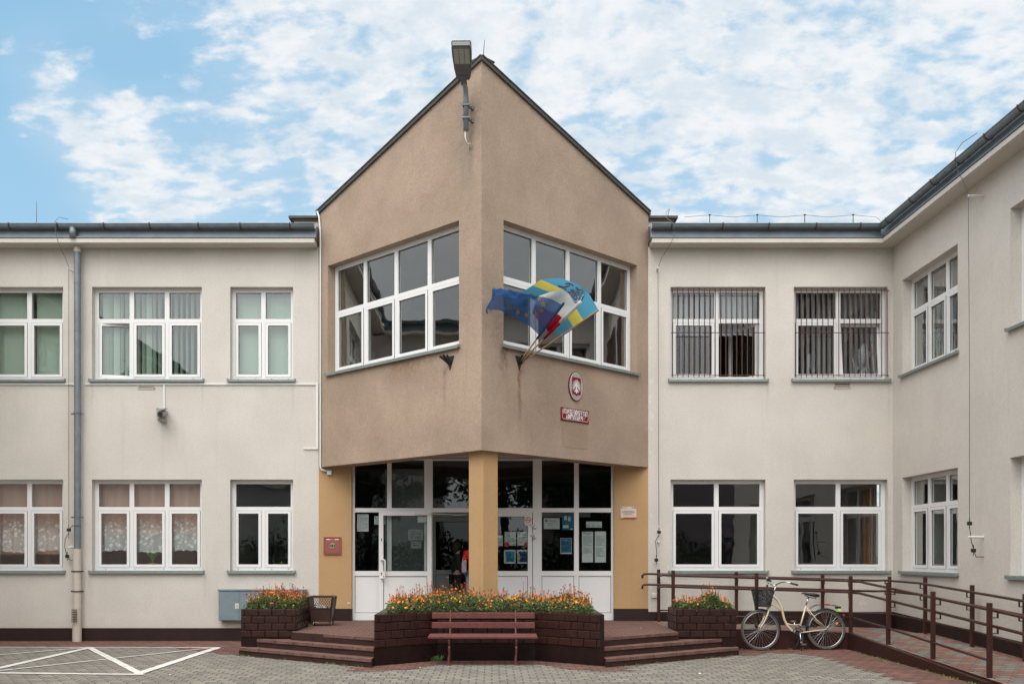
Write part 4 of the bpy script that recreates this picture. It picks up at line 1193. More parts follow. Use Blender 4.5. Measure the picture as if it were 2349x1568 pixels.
for z in (1.335, .955, 4.32, 2.36):
    b = MB(); b.tube([(xp - .006, -.13, z - .012), (xp - .006, -.13, z + .012)], .086 if z < 1.5 else .070, 16); b.box(xp - .12, xp + .11, -.14, -.11, z - .014, z + .014); b.build('pipe_clamp', M['gasket'] if z < 1.5 else M['wire'], DP)
b = MB()
for i in range(5): b.tube([(xp - .055 + .022 * i, -.245, .62), (xp - .055 + .022 * i, -.245, .38)], .005, 6)
for i in range(6): b.tube([(xp - .065, -.247, .385 + .046 * i), (xp + .045, -.247, .385 + .046 * i)], .006, 6)
b.build('cleaning_grate', M['rust'], DP)
# ---- lightning conductors
def conductor(name, label, pts, r, clamps, loc):
    root = thing(name, label, 'lightning wire', loc, 'lightning conductors')
    b = MB(); b.tube(pts, r, 6); b.build('wire', M['wire'], root, smooth='all')
    for c in clamps:
        b = MB(); b.tube([c, (c[0] + .0, c[1] + .10, c[2])] if len(c) == 3 else [c[:3], c[3:]], .018, 8); b.build('wall_holder', M['white'], root, smooth=True)
    return root
def test_clamp(root, x, y, z):
    b = MB(); b.bbox(x - .035, x + .035, y - .02, y + .02, z - .03, z + .03, .006); b.tube([(x, y - .03, z + .015), (x, y + .03, z + .015)], .01, 6); b.tube([(x, y, z + .09), (x, y, z - .08)], .007, 6); b.build('test_clamp', M['black'], root)
xc = XX(160.5, -.07)
w1 = conductor('lightning_wire', 'thin grey lightning wire running down beside the grey downpipe', [(xc + .1, -.38, 7.93), (xc - .06, -.42, 7.95), (xc - .12, -.44, 7.86), (xc - .13, -.40, 7.70), (xc - .10, -.36, 7.50), (xc - .03, -.2, 7.25), (xc, -.12, 7.10), (xc, -.12, 4.5), (xc, -.12, 1.95)], .005, [(xc - .02, -.15, 7.08, xc + .09, -.02, 7.02), (xc - .01, -.15, 1.78, xc + .08, -.02, 1.80)], (xc, -.1, 1.8))
test_clamp(w1, xc, -.12, 2.12)
test_clamp(w1, xc - .03, -.12, 1.62)
q = MB(); q.tube([(xc, -.12, 2.06), (xc - .07, -.12, 1.95), (xc - .08, -.12, 1.80), (xc - .04, -.12, 1.64), (xc + .02, -.1, 1.54), (xc + .06, -.02, 1.55)], .006, 6); q.tube([(xc, -.12, 2.12), (xc + .1, -.19, 2.2), (xp + .07, -.2, 2.2)], .006, 6); q.build('wire_end', M['black'], w1, smooth='all')
xc = XX(1508.5, -.07)
w2 = conductor('lightning_wire', 'thin grey lightning wire running down the wall just right of the tan bay', [(xc + .2, .1, 8.05), (xc + .22, -.1, 8.22), (xc + .14, -.2, 8.12), (xc + .1, -.40, 7.95), (xc + .22, -.42, 7.86), (xc + .28, -.40, 7.65), (xc + .18, -.36, 7.45), (xc + .05, -.2, 7.25), (xc, -.12, 7.08), (xc + .01, -.10, 4.5), (xc + .02, -.10, 2.2)], .005, [(xc - .0, -.13, 7.10, xc, .0, 7.07), (xc + .02, -.12, 1.90, xc + .02, 0, 1.90)], (xc, -.1, 1.8))
test_clamp(w2, xc + .02, -.11, 2.08); test_clamp(w2, xc - .03, -.11, 1.55)
q = MB(); q.tube([(xc + .02, -.11, 2.02), (xc - .05, -.12, 1.9), (xc - .03, -.12, 1.75), (xc - .02, -.11, 1.62)], .006, 6); q.build('wire_end', M['black'], w2, smooth='all')
# return wall
def rp(px, v, py):      # point at distance v from the return wall
    xw = XRW - v; d = xw * F_PX / (px - HX); return (xw, d - DC, EYE + (HY - py) * d / F_PX)
a_ = rp(2224, .22, 449); yb_ = a_[1]
w3 = conductor('lightning_wire', 'thin grey lightning wire running down the right hand return wall', [(7.30, yb_ - .5, 8.0), (7.22, yb_ - .2, 7.98), (7.20, yb_ - .02, 7.9), (7.25, yb_, 7.6), (7.33, yb_, 7.48), (a_[0] - .01, yb_ + .02, a_[2] + .02), (a_[0], yb_, 4.5), (a_[0], yb_, 2.1)], .005, [(a_[0] - .02, yb_, a_[2], XRW, yb_, a_[2]), (a_[0] - .02, yb_, 1.93, XRW, yb_, 1.93)], (7.4, yb_, 1.9))
test_clamp(w3, a_[0], yb_, 2.14); test_clamp(w3, a_[0] + .06, yb_, 1.72)
q = MB(); q.tube([(a_[0], yb_, 2.1), (a_[0] + .03, yb_, 1.85), (a_[0] + .07, yb_, 1.72), (a_[0] + .10, yb_, 1.62), (XRW, yb_, 1.62)], .007, 6); q.build('wire_end', M['black'], w3, smooth='all')
# roof wire with little stands on the right wing, rods
RWI = thing('roof_wire', 'grey lightning wire carried on small stands along the right wing gutter', 'lightning wire', (5.3, .2, 7.9))
sp_ = []
for k, px in enumerate((1570, 1628, 1737, 1846, 1957, 2035)):
    x = XX(px, .2); sp_ += [(x, .2, ZZ(498 if k in (0,) else 493, .2))]
    if 0 < k < 5:
        b = MB(); b.tube([(x, .2, 7.7), (x, .2, ZZ(492, .2))], .008, 6); b.box(x - .02, x + .02, .18, .22, ZZ(493.5, .2), ZZ(492, .2)); b.build('stand', M['gasket'], RWI)
        if k < 5: sp_ += [(x + .45, .2, ZZ(498, .2))]
sp_.append((7.3, -.3, 7.92)); b = MB(); b.tube(sp_[:-2] + sp_[-1:], .0045, 6); b.build('wire', M['wire'], RWI, smooth='all')
def rod(label, px, y0_, y1_, Y, tilt=0):
    x = XX(px, Y); b = MB(); b.tube([(x, Y, ZZ(y0_, Y) - .4), (x + tilt * .5, Y, ZZ((y0_ + y1_) / 2, Y)), (x + tilt, Y, ZZ(y1_, Y))], [.012, .008, .005], 6)
    o = b.build('lightning_rod', M['wire']); tag(o, label, 'lightning rod', 'lightning rods')
rod('thin lightning rod on the peak of the tan bay', 1107.5, 140, 92, -2.4, .03)
rod('thin lightning rod standing above the gutter at far left', 84, 510, 461, 1.2)
# ---- cable trunking
b = MB(); zt_ = ZZ(880.5, -.01)
b.box(XLW + .02, xp - .09, -.022, -.001, zt_ - .017, zt_ + .017); b.box(xp + .09, XX(730, 0), -.022, -.001, zt_ - .017, zt_ + .017)
b.box(XX(725, 0), XX(730.5, 0), -.022, -.001, ZZ(1026), zt_ - .018); b.box(XX(697), XX(730.5), -.022, -.001, ZZ(1030), ZZ(1026))
b.box(XX(375), XX(379), -.022, -.001, ZZ(936), zt_ - .018)
o = b.build('cable_trunking', M['white']); tag(o, 'white cable trunking running along under the upper left windows', 'cable trunking')
b = MB()
pts = [(XL - .02, -.05, ZZ(487, 0)), (XL + .02, -.08, ZZ(500)), (XL + .05, -.09, ZZ(540)), (XL + .045, -.085, ZZ(1070)), (XL + .06, -.085, ZZ(1077)), (XL + .14, -.03, ZZ(1079.5)), (XX(759), -.03, ZZ(1080))]
b.tube(pts, .017, 8)
o = thing('cable_pipe', 'thin white cable pipe running down the left edge of the tan bay', 'cable pipe', (XL, -.1, 3.2))
b.build('pipe', M['white'], o, smooth='all')
b = MB(); b.bbox(XX(751.5), XX(762), -.06, -.002, ZZ(1089), ZZ(1078.5), .006); b.build('junction_box', M['white'], o)
b = MB(); b.bbox(XX(1494.5), XX(1506), -.035, -.002, ZZ(1370.5), ZZ(1359.5), .008); b.tube([(XX(1500), -.042, ZZ(1365)), (XX(1500), -.03, ZZ(1365))], .008, 10)
o = b.build('wall_socket', M['white']); tag(o, 'small white square socket box low on the wall behind the railing', 'socket')
# ---- vents
def vent(px0, px1, py0, py1, label):
    root = thing('air_vent', label, 'vent', (XX((px0 + px1) / 2), -.01, ZZ(py1)), 'wall vents')
    m = M['beige_pipe']; b = MB(); z0, z1 = ZZ(py1), ZZ(py0); x0, x1 = XX(px0), XX(px1)
    b.box(x0, x1, -.012, -.001, z0, z0 + .02); b.box(x0, x1, -.012, -.001, z1 - .008, z1); b.box(x0, x0 + .01, -.012, -.001, z0, z1); b.box(x1 - .01, x1, -.012, -.001, z0, z1); b.build('frame', m, root)
    b = MB(); b.box(x0 + .01, x1 - .01, -.004, -.001, z0 + .02, z1 - .008); b.build('backing', M['rust'], root)
    b = MB()
    for k in range(3): zz = z0 + .027 + k * .0165; b.box(x0 + .01, x1 - .01, -.012, -.004, zz, zz + .008)
    b.build('louvre', m, root)
vent(318, 355, 882.5, 892.5, 'beige slotted vent under the upper left window')
vent(1913, 1950, 878.5, 890.5, 'beige slotted vent under the barred window by the corner')
# ---- window bars
def grille(px0, px1, n):
    b = MB(); z0, z1 = ZZ(865), ZZ(662.5); x0, x1 = XX(px0), XX(px1)
    m = b
    for py in (666.5, 763.5, 861): b.tube([(x0 - .0, -.024, ZZ(py)), (x1, -.024, ZZ(py))], .008, 6)
    for i in range(n):
        x = x0 + .02 + (x1 - x0 - .06) * i / (n - 1); b.tube([(x, -.036, z0), (x, -.036, z1)], .0085, 6)
    b.build('window_bars', M['rust'], BW)
grille(1539, 1755, 18); grille(1822, 2038, 18)
# ---- cctv camera
CC = thing('security_camera', 'small grey security camera on a bracket under the upper left window', 'camera', (XX(376), -.1, ZZ(972)))
M['cam'] = mat('camera_grey', (.30, .30, .29), .5)
k = lambda px, Y: XX(px, Y)
b = MB(); b.bbox(XX(363), XX(380, 0), -.10, -.002, ZZ(957), ZZ(936), .008); b.build('bracket_box', M['cam'], CC)
b = MB(); b.tube([(XX(371, -.2), -.34, ZZ(950, -.3)), (XX(376, -.2), -.10, ZZ(947, -.1))], .052, 12); b.build('housing', M['cam'], CC, smooth=True)
b = MB(); b.bar((XX(366, -.4), -.42, ZZ(939, -.4)), (XX(376, -.1), -.08, ZZ(936, -.1)), .125, .02); b.build('sun_shield', M['cam'], CC)
b = MB(); b.tube([(XX(369.5, -.3), -.362, ZZ(951, -.3)), (XX(370, -.3), -.335, ZZ(951, -.3))], .046, 14); b.build('lens', M['black'], CC, smooth=True)
b = MB(); b.tube([(XX(373), -.22, ZZ(955)), (XX(373), -.22, ZZ(966))], .026, 10); b.tube([(XX(373), -.22, ZZ(966)), (XX(377), -.06, ZZ(969))], .032, 10); b.tube([(XX(377), -.06, ZZ(966)), (XX(377), -.0, ZZ(966))], .045, 12); b.build('joint', M['cam'], CC, smooth=True)
# ---- electric cabinet
M['cab'] = mat('cabinet_paint', (.165, .215, .24), .5, var=.14, vscale=6, bump=.15)
EC = thing('electric_cabinet', 'blue grey electric cabinet on the wall behind the left planter', 'cabinet', (XX(600), -.1, ZZ(1424)))
x0, x1, z0, z1 = XX(501.5, -.15), XX(699, -.15), ZZ(1423, -.15), ZZ(1354, -.15)
b = MB(); b.bbox(x0, x1, -.15, -.002, z0, z1, .006); b.build('cabinet_body', M['cab'], EC)
b = MB(); b.box(x0 - .02, x1 + .02, -.17, -.002, z1 + .001, z1 + .025); b.build('cabinet_lid', M['cab'], EC)
xs = [x0, XX(549, -.15), XX(650, -.15), x1]
for a, c in zip(xs, xs[1:]):
    b = MB(); b.bbox(a + .012, c - .008, -.158, -.151, z0 + .015, z1 - .012, .002); d = b.build('cabinet_door', M['cab'], EC)
b = MB(); b.tube([(XX(566, -.16), -.17, ZZ(1362, -.16)), (XX(566, -.16), -.158, ZZ(1362, -.16))], .014, 8); b.build('latch', M['gasket'], EC)
b = MB(); x, z = XX(543.5, -.16), ZZ(1389, -.16); b.box(x - .035, x + .035, -.161, -.1585, z - .05, z + .05, 0)
b.add([(x - .027, -.1615, z - .012), (x + .027, -.1615, z - .012), (x, -.1615, z + .036)], [(0, 1, 2)], 1)
b.add([(x - .020, -.162, z - .008), (x + .020, -.162, z - .008), (x, -.162, z + .028)], [(0, 1, 2)], 0)
b.add([(x + .002, -.1625, z + .022), (x - .006, -.1625, z + .006), (x + .0, -.1625, z + .008), (x - .003, -.1625, z - .006), (x + .006, -.1625, z + .012), (x, -.1625, z + .010)], [(0, 1, 2, 3, 4, 5)], 1)
for i in range(2): b.box(x - .024, x + .024, -.1615, -.1612, z - .030 - .012 * i, z - .026 - .012 * i, 1)
M['label'] = mat('paper_label', (.62, .60, .50), .6); b.build('warning_label', [M['label'], M['gasket']], EC, recalc=False)
# ---- alarm box
M['alarm'] = mat('alarm_red', (.27, .078, .052), .45, var=.06)
AB = thing('alarm_box', 'square red alarm box with round window on the yellow wall', 'alarm box', (XX(763), -.03, ZZ(1270)))
x0, x1, z0, z1 = XX(743), XX(783), ZZ(1270.5), ZZ(1230.5)
b = MB(); t = .022; b.box(x0, x0 + t, -.03, -.001, z0, z1); b.box(x1 - t, x1, -.03, -.001, z0, z1); b.box(x0 + t, x1 - t, -.03, -.001, z1 - t, z1); b.box(x0 + t, x1 - t, -.03, -.001, z0, z0 + t); b.build('box_frame', M['alarm'], AB)
b = MB(); b.bbox(x0 + t + .002, x1 - t - .002, -.024, -.001, z0 + t + .002, z1 - t - .002, .003); b.build('door', M['alarm'], AB)
xm, zm = (x0 + x1) / 2, ZZ(1250.5)
b = MB(); b.torus((xm, -.025, zm), (0, 1, 0), .062, .005, 28, 6); b.build('ring', M['alarm'], AB, smooth='all')
b = MB(); b.tube([(xm, -.0245, zm), (xm, -.0262, zm)], .059, 28); b.build('window', mat('alarm_dial', (.30, .27, .17), .4), AB)
b = MB(); b.tube([(xm, -.027, zm), (xm, -.034, zm)], .020, 14); b.box(xm - .05, xm - .03, -.0275, -.0265, zm - .02, zm + .015); b.box(xm + .03, xm + .05, -.0275, -.0265, zm - .02, zm + .015)
for i in (-1, 0, 1): b.box(xm + i * .018 - .004, xm + i * .018 + .004, -.0275, -.0265, zm - .05, zm - .036)
b.build('button', M['black'], AB)
b = MB(); b.box(xm - .115, xm + .12, -.0255, -.0243, z1 - .058, z1 - .040, 0); b.box(xm - .05, xm + .045, -.0262, -.0256, z1 - .056, z1 - .042, 1); b.build('lettering_strip', [M['white'], mat('red_strip', (.6, .04, .03), .5)], AB, recalc=False)
b = MB(); b.tube([(x0 + .05, -.03, zm - .003), (x0 + .05, -.022, zm - .003)], .01, 10); b.build('lock', M['wire'], AB)
# ---- plaque on the right yellow wall
M['plaque'] = mat('plaque_plate', (.62, .50, .42), .35); M['ink'] = mat('print_ink', (.04, .04, .045), .7)
M['p_red'] = mat('print_red', (.55, .05, .04), .6); M['p_blue'] = mat('print_blue', (.02, .06, .26), .6); M['p_yel'] = mat('print_yellow', (.8, .45, .05), .6)
PQ = thing('plaque', 'pale printed plaque with red foot stripe on the right yellow wall', 'plaque', (XX(1441), -.02, ZZ(1187)))
x0, x1, z0, z1 = XX(1423), XX(1459.5), ZZ(1188), ZZ(1161.5)
b = MB(); b.bbox(x0, x1, -.022, -.012, z0, z1, .002); b.build('plate', M['plaque'], PQ)
b = MB(); F_ = -.0224
b.box(x0 + .05, x1 - .001, F_ - .0003, F_ + .0003, z0 + .002, z0 + .020, 1); b.box(x0 + .001, x0 + .05, F_ - .0003, F_ + .0003, z0 + .002, z0 + .020, 3)
b.box(x0 + .016, x0 + .036, F_ - .0003, F_ + .0003, z1 - .034, z1 - .008, 2); b.box(x1 - .05, x1 - .012, F_ - .0003, F_ + .0003, z1 - .030, z1 - .010, 2); b.box(x1 - .095, x1 - .055, F_ - .0003, F_ + .0003, z1 - .026, z1 - .014, 0)
b.box(x0 + .042, x0 + .12, F_ - .0003, F_ + .0003, z1 - .024, z1 - .018, 0)
for j, (l, zz) in enumerate(((.17, .078), (.24, .092), (.25, .106), (.20, .120), (.14, .142), (.20, .154))):
    m_ = (x0 + x1) / 2; k_ = 12
    for i in range(k_):
        a = m_ - l / 2 + l * i / k_; b.box(a, a + l / k_ * random.uniform(.6, .85), F_ - .0003, F_ + .0003, z1 - zz - .0035, z1 - zz + .0035, 0)
b.build('print', [M['ink'], M['p_red'], M['p_blue'], M['p_yel']], PQ, recalc=False)
for sx in (x0 + .008, x1 - .008):
    for sz in (z0 + .008, z1 - .008):
        b = MB(); b.tube([(sx, -.028, sz), (sx, -.0, sz)], .006, 8); b.build('screw', M['wire'], PQ)

# ================================================================== signs on the bay
def face_u(px, fr, sgn):          # distance along a bay face of a picture column
    k = (px - HX) / F_PX
    if fr is LF: t = (k * DC - XL) / ((XA - XL) + k * 3.1)
    else:        t = 1 - (XR - k * DC) / ((XR - XA) - k * 3.1)
    return t * FL
def face_pt(px, py, fr):
    u = face_u(px, fr, 0); p = fr.p(u, 0, 0); d = p.y + DC
    return u, EYE + (HY - py) * d / F_PX
M['sred'] = mat('enamel_red', (.19, .008, .014), .5, spec=.25); M['swhite'] = mat('enamel_white', (.70, .68, .67), .35); M['sgrey'] = mat('emblem_silver', (.36, .365, .38), .4, metal=.2); M['gold'] = mat('emblem_gold', (.55, .36, .12), .4)
u0, za = face_pt(1285.5, 930.5, RF); u1, zb_ = face_pt(1349.2, 945, RF)
zlo = face_pt(1285.5, 963, RF)[1]
SG = thing('school_sign', 'dark red enamel sign lettered in white under the oval emblem', 'sign', tuple(RF.p((u0 + u1) / 2, 0, zlo)))
zt_, zl_ = (za + zb_) / 2 + .0, (zlo + face_pt(1349.2, 971.3, RF)[1]) / 2
b = MB(RF); b.bbox(u0, u1, -.022, -.002, zl_, zt_, .004); b.build('plate', M['sred'], SG)
b = MB(RF); q = .028; c_ = .02; v = -.0235
a0, a1, b0, b1 = u0 + q, u1 - q, zl_ + q, zt_ - q
pp = [(a0 + c_, b0), (a1 - c_, b0), (a1, b0 + c_), (a1, b1 - c_), (a1 - c_, b1), (a0 + c_, b1), (a0, b1 - c_), (a0, b0 + c_)]
for i in range(8):
    p, r_ = pp[i], pp[(i + 1) % 8]; b.bar((p[0], v, p[1]), (r_[0], v, r_[1]), .0015, .007, side=(r_[1] - p[1], 0, -(r_[0] - p[0])))
b.build('border_line', M['swhite'], SG)
uc = (u0 + u1) / 2; H = zt_ - zl_
def fit_text(b, s, zz, size, wid):
    t0 = MB(); t0.text(s, (0, 0, 0), (1, 0, 0), (0, 0, 1), size); wd_ = max(p[0] for p in t0.v) - min(p[0] for p in t0.v)
    b.text(s, (uc, v, zz), (1, 0, 0), (0, 0, 1), size, wid / wd_, thin=.018)
b = MB(RF); fit_text(b, 'LICEUM OGÓLNOKSZTAŁCĄCE', zl_ + H * .56, .112, (u1 - u0) * .88)
fit_text(b, 'w DOBRZEJEWICACH', zl_ + H * .22, .085, (u1 - u0) * .66)
me_w = b.build('lettering', M['swhite'], SG, recalc=False)
# patch left by an older sign
M['patch'] = plaster((.325, .245, .18), .10, grain=.10)
uA, zA = face_pt(1289, 967, RF); uB, zB = face_pt(1347.5, 1032, RF)
b = MB(RF); b.box(uA, uB, -.0035, -.0005, zB + .01, zl_ - .012); b.build('sign_patch', M['patch'], BW)
# oval emblem
uc, zc = face_pt(1319.3, 886, RF); ru = (face_u(1335.2, RF, 0) - face_u(1303, RF, 0)) / 2; rz = (face_pt(1319, 853, RF)[1] - face_pt(1319, 919.5, RF)[1]) / 2
EM = thing('emblem_shield', 'oval silver emblem with white eagle on red shield above the red sign', 'emblem', tuple(RF.p(uc, 0, zc - rz)))
def oval(b, s, v0_, v1_, m=0, n=40):
    P = [(uc + ru * s * math.cos(6.2832 * i / n), v0_, zc + rz * (1 - (1 - s) * ru / rz) * math.sin(6.2832 * i / n)) for i in range(n)]
    b.extrude(P, (0, v1_ - v0_, 0), m)
b = MB(RF); oval(b, 1.0, -.025, -.002); b.build('rim', M['sred'], EM)
b = MB(RF); oval(b, .93, -.0265, -.0252); b.build('rim_line', M['swhite'], EM)
b = MB(RF); oval(b, .885, -.028, -.0267); b.build('plate', M['sgrey'], EM)
S = lambda x, y: (uc + x * ru, -.0295, zc + y * rz)
sh = [(-.60, .60), (.64, .60), (.64, -.42), (.60, -.56), (.20, -.60), (.02, -.70), (-.16, -.60), (-.56, -.56), (-.60, -.42)]
b = MB(RF); b.extrude([S(*p) for p in sh], (0, .0014, 0)); b.build('red_shield', M['sred'], EM)
S = lambda x, y: (uc + (.02 + (x - .02) * .86) * ru, -.0303, zc + (y * .86 - .03) * rz)
b = MB(RF)
def pl(pts): b.poly([S(*p) for p in pts])
for s in (-1, 1):
    o_ = .02
    for k in range(9):      # wing feathers fan out from the shoulder
        ang = R(102 - k * 17); L = .54 + .05 * math.sin(k * .6); wd = .030
        base = Vector((o_ + s * (.20 + .012 * k), .22 - .045 * k)); tip = base + Vector((s * math.cos(ang) * L * 1.0 * .72, math.sin(ang) * L * .55))
        dd = (tip - base).normalized(); n_ = Vector((-dd.y, dd.x)) * wd
        pl([base - n_, tip - n_ * .9, tip + dd * .05, tip + n_ * .9, base + n_])
    pl([(o_ + s * .10, .12), (o_ + s * .24, .30), (o_ + s * .30, .18), (o_ + s * .24, .02), (o_ + s * .08, -.05)])
    pl([(o_ + s * .08, -.12), (o_ + s * .24, -.28), (o_ + s * .38, -.38), (o_ + s * .34, -.44), (o_ + s * .20, -.38), (o_ + s * .05, -.24)])
pl([(-.12, .22), (-.04, .36), (.0, .44), (.08, .48), (.15, .44), (.10, .38), (.14, .22), (.16, 0), (.10, -.2), (.06, -.26), (-.04, -.26), (-.08, -.2), (-.13, 0)])
pl([(-.03, -.25), (.07, -.25), (.20, -.42), (.12, -.50), (.02, -.56), (-.09, -.50), (-.16, -.42)])
b.build('eagle', M['swhite'], EM, recalc=False)
S = lambda x, y: (uc + (.02 + (x - .02) * .86) * ru, -.0308, zc + (y * .86 - .03) * rz)
b = MB(RF); pl([(-.02, .49), (-.04, .58), (.02, .54), (.05, .60), (.08, .54), (.14, .58), (.12, .49)]); pl([(.12, .44), (.20, .42), (.13, .40)])
for s in (-1, 1): pl([(.02 + s * .34, -.37), (.02 + s * .44, -.40), (.02 + s * .36, -.47), (.02 + s * .28, -.42)])
b.build('crown', M['gold'], EM, recalc=False)

# ---- flag brackets
def bracket3(fr, px, py, label):
    u, z = face_pt(px, py, fr)
    root = thing('flag_bracket', label, 'flag holder', tuple(fr.p(u, 0, z)), 'flag holders on the bay')
    b = MB(fr); b.extrude([(u - .10, -.012, z + .10), (u + .10, -.012, z + .10), (u, -.012, z - .13)], (0, .011, 0)); b.build('plate', M['black'], root)
    s_dirs = []
    for k in (-1, 0, 1):
        d = Vector((k * .33, -.78, .62)).normalized()
        b = MB(fr); a = Vector((u + k * .022, -.01, z - .02)); b.tube([a, a + d * .20], .021, 8); b.build('socket', M['black'], root)
        s_dirs.append(fr.p(*(a + d * .02)))
    b = MB(fr); b.tube([(u, -.018, z - .09), (u, -.012, z - .09)], .007, 6); b.build('screw', M['rust'], root)
    return s_dirs
bracket3(LF, 1033, 831, 'empty black flag holder left of the bay corner')
BS = bracket3(RF, 1191, 831, 'black flag holder carrying three flags right of the bay corner')

# ---- flags
def disp(zx, zy): return ((1900 + zx / 3.4836) / 1.7437, (1050 + zy / 3.4836) / 1.7437)
def at_d(zx, zy, d):
    px, py = disp(zx, zy); return Vector(((px - HX) * d / F_PX, d - DC, EYE + (HY - py) * d / F_PX))
def on_sphere(zx, zy, B, L):
    px, py = disp(zx, zy); dr = Vector(((px - HX) / F_PX, 1, (HY - py) / F_PX)); o = Vector((0, -DC, EYE)) - B
    a = dr.dot(dr); bb = 2 * o.dot(dr); c = o.dot(o) - L * L; disc = max(0, bb * bb - 4 * a * c)
    return (-bb - math.sqrt(disc)) / (2 * a)
def catmull(P, t):
    n = len(P) - 1; x = t * n; i = min(int(x), n - 1); f = x - i
    p1, p2 = P[i], P[i + 1]; p0 = P[i - 1] if i > 0 else p1 * 2 - p2; p3 = P[i + 2] if i < n - 1 else p2 * 2 - p1
    return .5 * ((2 * p1) + (p2 - p0) * f + (2 * p0 - 5 * p1 + 4 * p2 - p3) * f * f + (3 * p1 - p0 - 3 * p2 + p3) * f ** 3)
def surf(grid):
    def f(u, v): return catmull([catmull(row, v) for row in grid], u)
    return f
M['pole'] = mat('pole_wood', (.36, .24, .13), .6)
EUc = (.035, .100, .25)
M['f_eu'] = cloth('flag_blue', EUc, .45, lambda t, co: .84)
M['f_star'] = cloth('flag_star', (.26, .17, .06), .3)
M['f_white'] = cloth('flag_white', (.68, .68, .67), .5)
M['f_red'] = cloth('flag_red', (.36, .012, .028), .4)
M['f_cyan'] = cloth('flag_light_blue', (.10, .34, .50), .45)
M['f_yel'] = cloth('flag_yellow', (.68, .60, .13), .4)
M['f_line'] = cloth('flag_line', (.10, .08, .12), .2)
M['f_leaf'] = cloth('flag_emblem', (.60, .54, .60), .3)
# poles
tips = [((1228, 575), 1.36), ((1462, 555), 1.5), ((1722, 658), 1.62)]
poles = []
for (z_, L), B in zip(tips, BS):
    d = on_sphere(z_[0], z_[1], B, L); poles.append((B, at_d(*z_, d), d))
def flag(name_label, B, T, grid, mats, mfun, nu=34, nv=22, extra=None):
    root = thing('flag', name_label, 'flag', tuple(B), 'flags in the holder')
    b = MB(); b.tube([B, B + (T - B) * 1.0], .013, 8); b.build('flagpole', M['pole'], root, smooth=True)
    f = surf(grid); b = MB()
    P = [f(i / nu, j / nv) for i in range(nu + 1) for j in range(nv + 1)]
    k = 0
    b.v = [tuple(p) for p in P]
    for i in range(nu):
        for j in range(nv):
            a = i * (nv + 1) + j; b.f.append((a, a + 1, a + nv + 2, a + nv + 1)); b.mi.append(mfun((i + .5) / nu, (j + .5) / nv))
    cl = b.build('cloth', mats, root, smooth='all', recalc=False)
    return root, f, cl
def locate(f, zx, zy):
    px, py = disp(zx, zy); best = None
    for i in range(61):
        for j in range(61):
            p = f(i / 60, j / 60); d = p.y + DC
            e = (HX + p.x * F_PX / d - px) ** 2 + (HY - (p.z - EYE) * F_PX / d - py) ** 2
            if best is None or e < best[0]: best = (e, i / 60, j / 60)
    return best[1], best[2]
# EU flag
B, T, d = poles[0]
dl_ = lambda t: (B + (T - B) * t).y + DC       # depth along the pole
g_ = [[at_d(900, 1020, dl_(.40)), at_d(1060, 800, dl_(.68)), at_d(1218, 590, dl_(.97))],
      [at_d(760, 885, dl_(.5) - .02), at_d(870, 690, dl_(.7) - .10), at_d(1040, 500, dl_(.9) - .12)],
      [at_d(560, 775, dl_(.6) + .08), at_d(640, 610, dl_(.7) + .12), at_d(800, 455, dl_(.85) + .10)],
      [at_d(350, 668, dl_(.6) - .02), at_d(400, 540, dl_(.7) - .05), at_d(520, 395, dl_(.85) - .12)],
      [at_d(170, 655, dl_(.6) + .12), at_d(225, 520, dl_(.7) + .14), at_d(250, 365, dl_(.85) + .05)]]
eu, f, clo = flag('blue flag with a ring of gold stars flying left from its pole', B, T, g_, [M['f_eu']], lambda u, v: 0)
def ff(u, v): return f(min(1, max(0, u)), min(1, max(0, v)))
b = MB()
for (zx, zy) in ((458, 523), (503, 620), (603, 690), (722, 728), (848, 715), (927, 660), (955, 577), (905, 512), (680, 440), (790, 455)):
    u, v = locate(f, zx, zy); e = .01
    p = ff(u, v); du = (ff(u + e, v) - ff(u - e, v)).normalized(); dv = (ff(u, v + e) - ff(u, v - e)); dv = (dv - du * dv.dot(du)).normalized(); n_ = du.cross(dv)
    if n_.y > 0: n_ = -n_
    for off_ in (.005,):
        up = Vector((0, 0, 1)); up = (up - n_ * up.dot(n_)).normalized(); rt = up.cross(n_)
        pts = []
        for k in range(10):
            a = math.pi / 2 + k * math.pi / 5; r_ = .062 if k % 2 == 0 else .025
            pts.append(p + n_ * off_ + rt * math.cos(a) * r_ + up * math.sin(a) * r_)
        b.add([p + n_ * off_] + pts, [(0, 1 + k, 1 + (k + 1) % 10) for k in range(10)])
b.build('stars', M['f_star'], clo, recalc=False)
# folded edge and sleeve
fold = [[at_d(235, 370, dl_(.85) - .02), at_d(250, 480, dl_(.8) - .05)], [at_d(360, 362, dl_(.8) - .16), at_d(330, 455, dl_(.8) - .2)], [at_d(520, 392, dl_(.85) - .2), at_d(540, 495, dl_(.8) - .24)],
        [at_d(700, 432, dl_(.85) - .1), at_d(690, 490, dl_(.8) - .14)], [at_d(900, 468, dl_(.85) - .08), at_d(860, 495, dl_(.8) - .10)]]
ffn = surf(fold); b = MB(); nu, nv = 24, 6
b.v = [tuple(ffn(i / nu, j / nv) + Vector((0, -.03 * math.sin(i * .9) * math.sin(3.14 * j / nv), .01 * math.sin(i * 1.3)))) for i in range(nu + 1) for j in range(nv + 1)]
for i in range(nu):
    for j in range(nv): a = i * (nv + 1) + j; b.f.append((a, a + 1, a + nv + 2, a + nv + 1)); b.mi.append(0)
b.build('folded_edge', M['f_eu'], clo, smooth='all', recalc=False)
tl_ = [[at_d(250, 480, dl_(.8)), at_d(262, 520, dl_(.8))], [at_d(190, 570, dl_(.7)), at_d(225, 570, dl_(.75))], [at_d(148, 665, dl_(.65)), at_d(178, 640, dl_(.65))], [at_d(160, 705, dl_(.62)), at_d(188, 716, dl_(.62))]]
fn_ = surf(tl_); b = MB(); nu, nv = 10, 2
